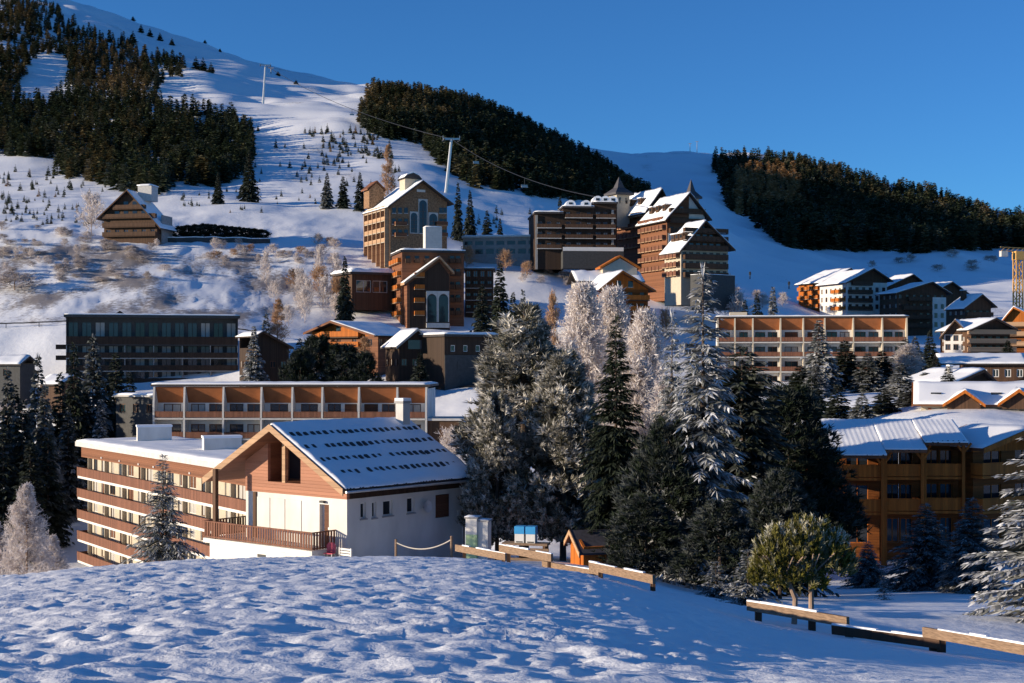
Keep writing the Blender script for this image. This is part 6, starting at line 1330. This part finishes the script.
# ---- the three woods on the mountain, each one mass
def inside(poly, x, y):
    c = False; j = len(poly) - 1
    for i in range(len(poly)):
        xi, yi = poly[i]; xj, yj = poly[j]
        if (yi > y) != (yj > y) and x < (xj - xi) * (y - yi) / (yj - yi) + xi: c = not c
        j = i
    return c
def wood(name, label, poly, n, dmin, dmax, hfun, tintf, holes=(), frost=.03, seed=1, back=0):
    g = np.random.default_rng(seed); acc = Acc(); xs = [p[0] for p in poly]; ys = [p[1] for p in poly]; k = 0
    var = [far_conifer(g, 1.0, .155, frost * (1 if i < 8 else 3), 13, 6, larchy=i in (10, 11)) for i in range(12)]
    # depth of the ground along each column, once
    cols = np.arange(min(xs) - 5, max(xs) + 6, 4.0); D = _Dm[(_Dm > dmin) & (_Dm < dmax)]
    R = np.array([HY - FOC * H((c - HX) / FOC * D, D, False) / D for c in cols])
    while k < n:
        px, py = g.uniform(min(xs), max(xs)), g.uniform(min(ys), max(ys))
        if not inside(poly, px, py) or any(inside(h, px, py) for h in holes): continue
        ci = int((px - cols[0]) / 4); r = R[ci]; q = np.nonzero(r <= py)[0]
        d = D[q[0]] if len(q) else D[np.argmin(r)] + g.uniform(-60, back + 1)
        d = d + g.uniform(-4, 4); x = (px - HX) / FOC * d; z = Hs(x, d); h = hfun(g); t = tintf(px, py, g)
        V, F, fr = var[int(g.integers(10, 12)) if t > .3 else int(g.integers(0, 10))]
        a = g.uniform(0, 6.28); ca, sa = math.cos(a) * h, math.sin(a) * h; w = g.uniform(.85, 1.25)
        Vn = np.stack([(V[:, 0] * ca - V[:, 1] * sa) * w + x, (V[:, 0] * sa + V[:, 1] * ca) * w + d, V[:, 2] * h + z - .3], 1)
        acc.add(Vn, F, fr, t); k += 1
    o = link(name, acc.mesh(name, 'needle_far', True)); tag(o, label, 'forest', None, 'stuff')
tn = lambda px, py, s: float(vnoise(np.array([px / 26.0]), np.array([py / 20.0]), s)[0])
polyL = [(-90, 2), (40, 2), (72, 22), (100, 38), (126, 40), (140, 56), (186, 62), (184, 76), (160, 84), (152, 100), (170, 112), (190, 108), (228, 118), (250, 134), (255, 152), (246, 178), (215, 188), (180, 186), (150, 200), (112, 190), (80, 178), (52, 182), (60, 160), (-90, 150)]
wood('forest_left', 'dark conifer forest with rusty larches covering the left mountainside', polyL, 3000, 430, 1490, lambda g: g.uniform(6.5, 11.5), lambda px, py, g: float(np.clip((.18 if (75 < px < 150 and 50 < py < 100) else -.05 if py > 105 else .02) + tn(px, py, 4) * .28 + g.uniform(-.15, .2), 0, 1)), [[(22, 104), (24, 76), (38, 54), (52, 54), (70, 62), (66, 88), (48, 106)]], seed=2, back=120)
off = lambda pts: [(x / 2.844 + 340, y / 2.844 + 60) for x, y in pts]
polyM = off([(55, 160), (95, 80), (200, 85), (320, 80), (400, 112), (480, 142), (620, 178), (650, 210), (700, 230), (760, 262), (850, 320), (885, 350), (880, 390), (800, 410), (700, 400), (590, 392), (480, 372), (380, 362), (310, 318), (245, 268), (235, 240), (120, 225), (60, 195)])
wood('forest_ridge', 'dark wooded ridge with a few tan larches behind the tall hotel', polyM, 2500, 480, 1250, lambda g: g.uniform(6.5, 11.5), lambda px, py, g: float(np.clip((.12 if px < 470 and py < 125 else -.04) + tn(px, py, 5) * .25 + g.uniform(-.15, .2), 0, 1)), seed=3, back=120)
off = lambda pts: [(x / 2.844 + 664, y / 2.844 + 120) for x, y in pts]
polyR = off([(140, 140), (150, 112), (300, 112), (460, 130), (600, 180), (800, 225), (900, 265), (1024, 285), (1120, 300), (1120, 372), (960, 365), (900, 372), (720, 382), (640, 372), (560, 376), (360, 366), (290, 322), (240, 284), (180, 254), (165, 204)])
def tr(px, py, g):
    if 735 < px < 800 and 176 < py < 218 and g.random() < .85: return float(g.uniform(.8, 1.0))
    return float(np.clip(-.04 + tn(px, py, 6) * .3 + g.uniform(-.15, .25), 0, .6))
wood('forest_right', 'dark conifer forest with one orange larch stand on the right mountainside', polyR, 2400, 850, 2060, lambda g: g.uniform(12, 20), tr, seed=4, back=120)
# ================================================================== sky, sun, camera
SUN_EL, SUN_AZ = math.radians(10.3), None
ts = Vector((-.972, -.235, 0)).normalized(); to_sun = Vector((ts.x * math.cos(SUN_EL), ts.y * math.cos(SUN_EL), math.sin(SUN_EL)))
w = bpy.data.worlds.new('World'); bpy.context.scene.world = w; w.use_nodes = True; N, L = w.node_tree.nodes, w.node_tree.links
sk = N.new('ShaderNodeTexSky'); sk.sky_type = 'NISHITA'; sk.sun_disc = False; sk.sun_elevation = SUN_EL; sk.sun_rotation = math.atan2(to_sun.x, to_sun.y)
sk.altitude = 1700; sk.air_density = 1.0; sk.dust_density = .1; sk.ozone_density = 2.0
hs = N.new('ShaderNodeMix'); hs.data_type = 'RGBA'; hs.blend_type = 'MULTIPLY'; hs.inputs[0].default_value = 1; hs.inputs[7].default_value = (.315, .76, 1.30, 1)   # the deep blue of high thin air
L.new(sk.outputs[0], hs.inputs[6]); L.new(hs.outputs[2], N['Background'].inputs['Color']); N['Background'].inputs['Strength'].default_value = .086
sd = bpy.data.lights.new('sun', 'SUN'); sd.energy = 5.0; sd.angle = math.radians(.5); sd.color = (1.0, .85, .65)
so = bpy.data.objects.new('sun', sd); C.objects.link(so); so.rotation_euler = (-to_sun).to_track_quat('-Z', 'Y').to_euler()
cd = bpy.data.cameras.new('camera'); co = bpy.data.objects.new('camera', cd); C.objects.link(co); co.rotation_euler = (math.pi / 2, 0, 0)
cd.sensor_width = 36; cd.lens = 36 * FOC / 1024; cd.shift_y = (HY - 341.5) / 1024; cd.clip_start = .1; cd.clip_end = 8000
sc = bpy.context.scene; sc.camera = co
sc.view_settings.view_transform = 'Standard'; sc.view_settings.look = 'None'; sc.view_settings.exposure = .5; sc.view_settings.gamma = 1
sc.render.engine = 'CYCLES'; sc.cycles.max_bounces = 6; sc.cycles.diffuse_bounces = 4; sc.cycles.transparent_max_bounces = 4
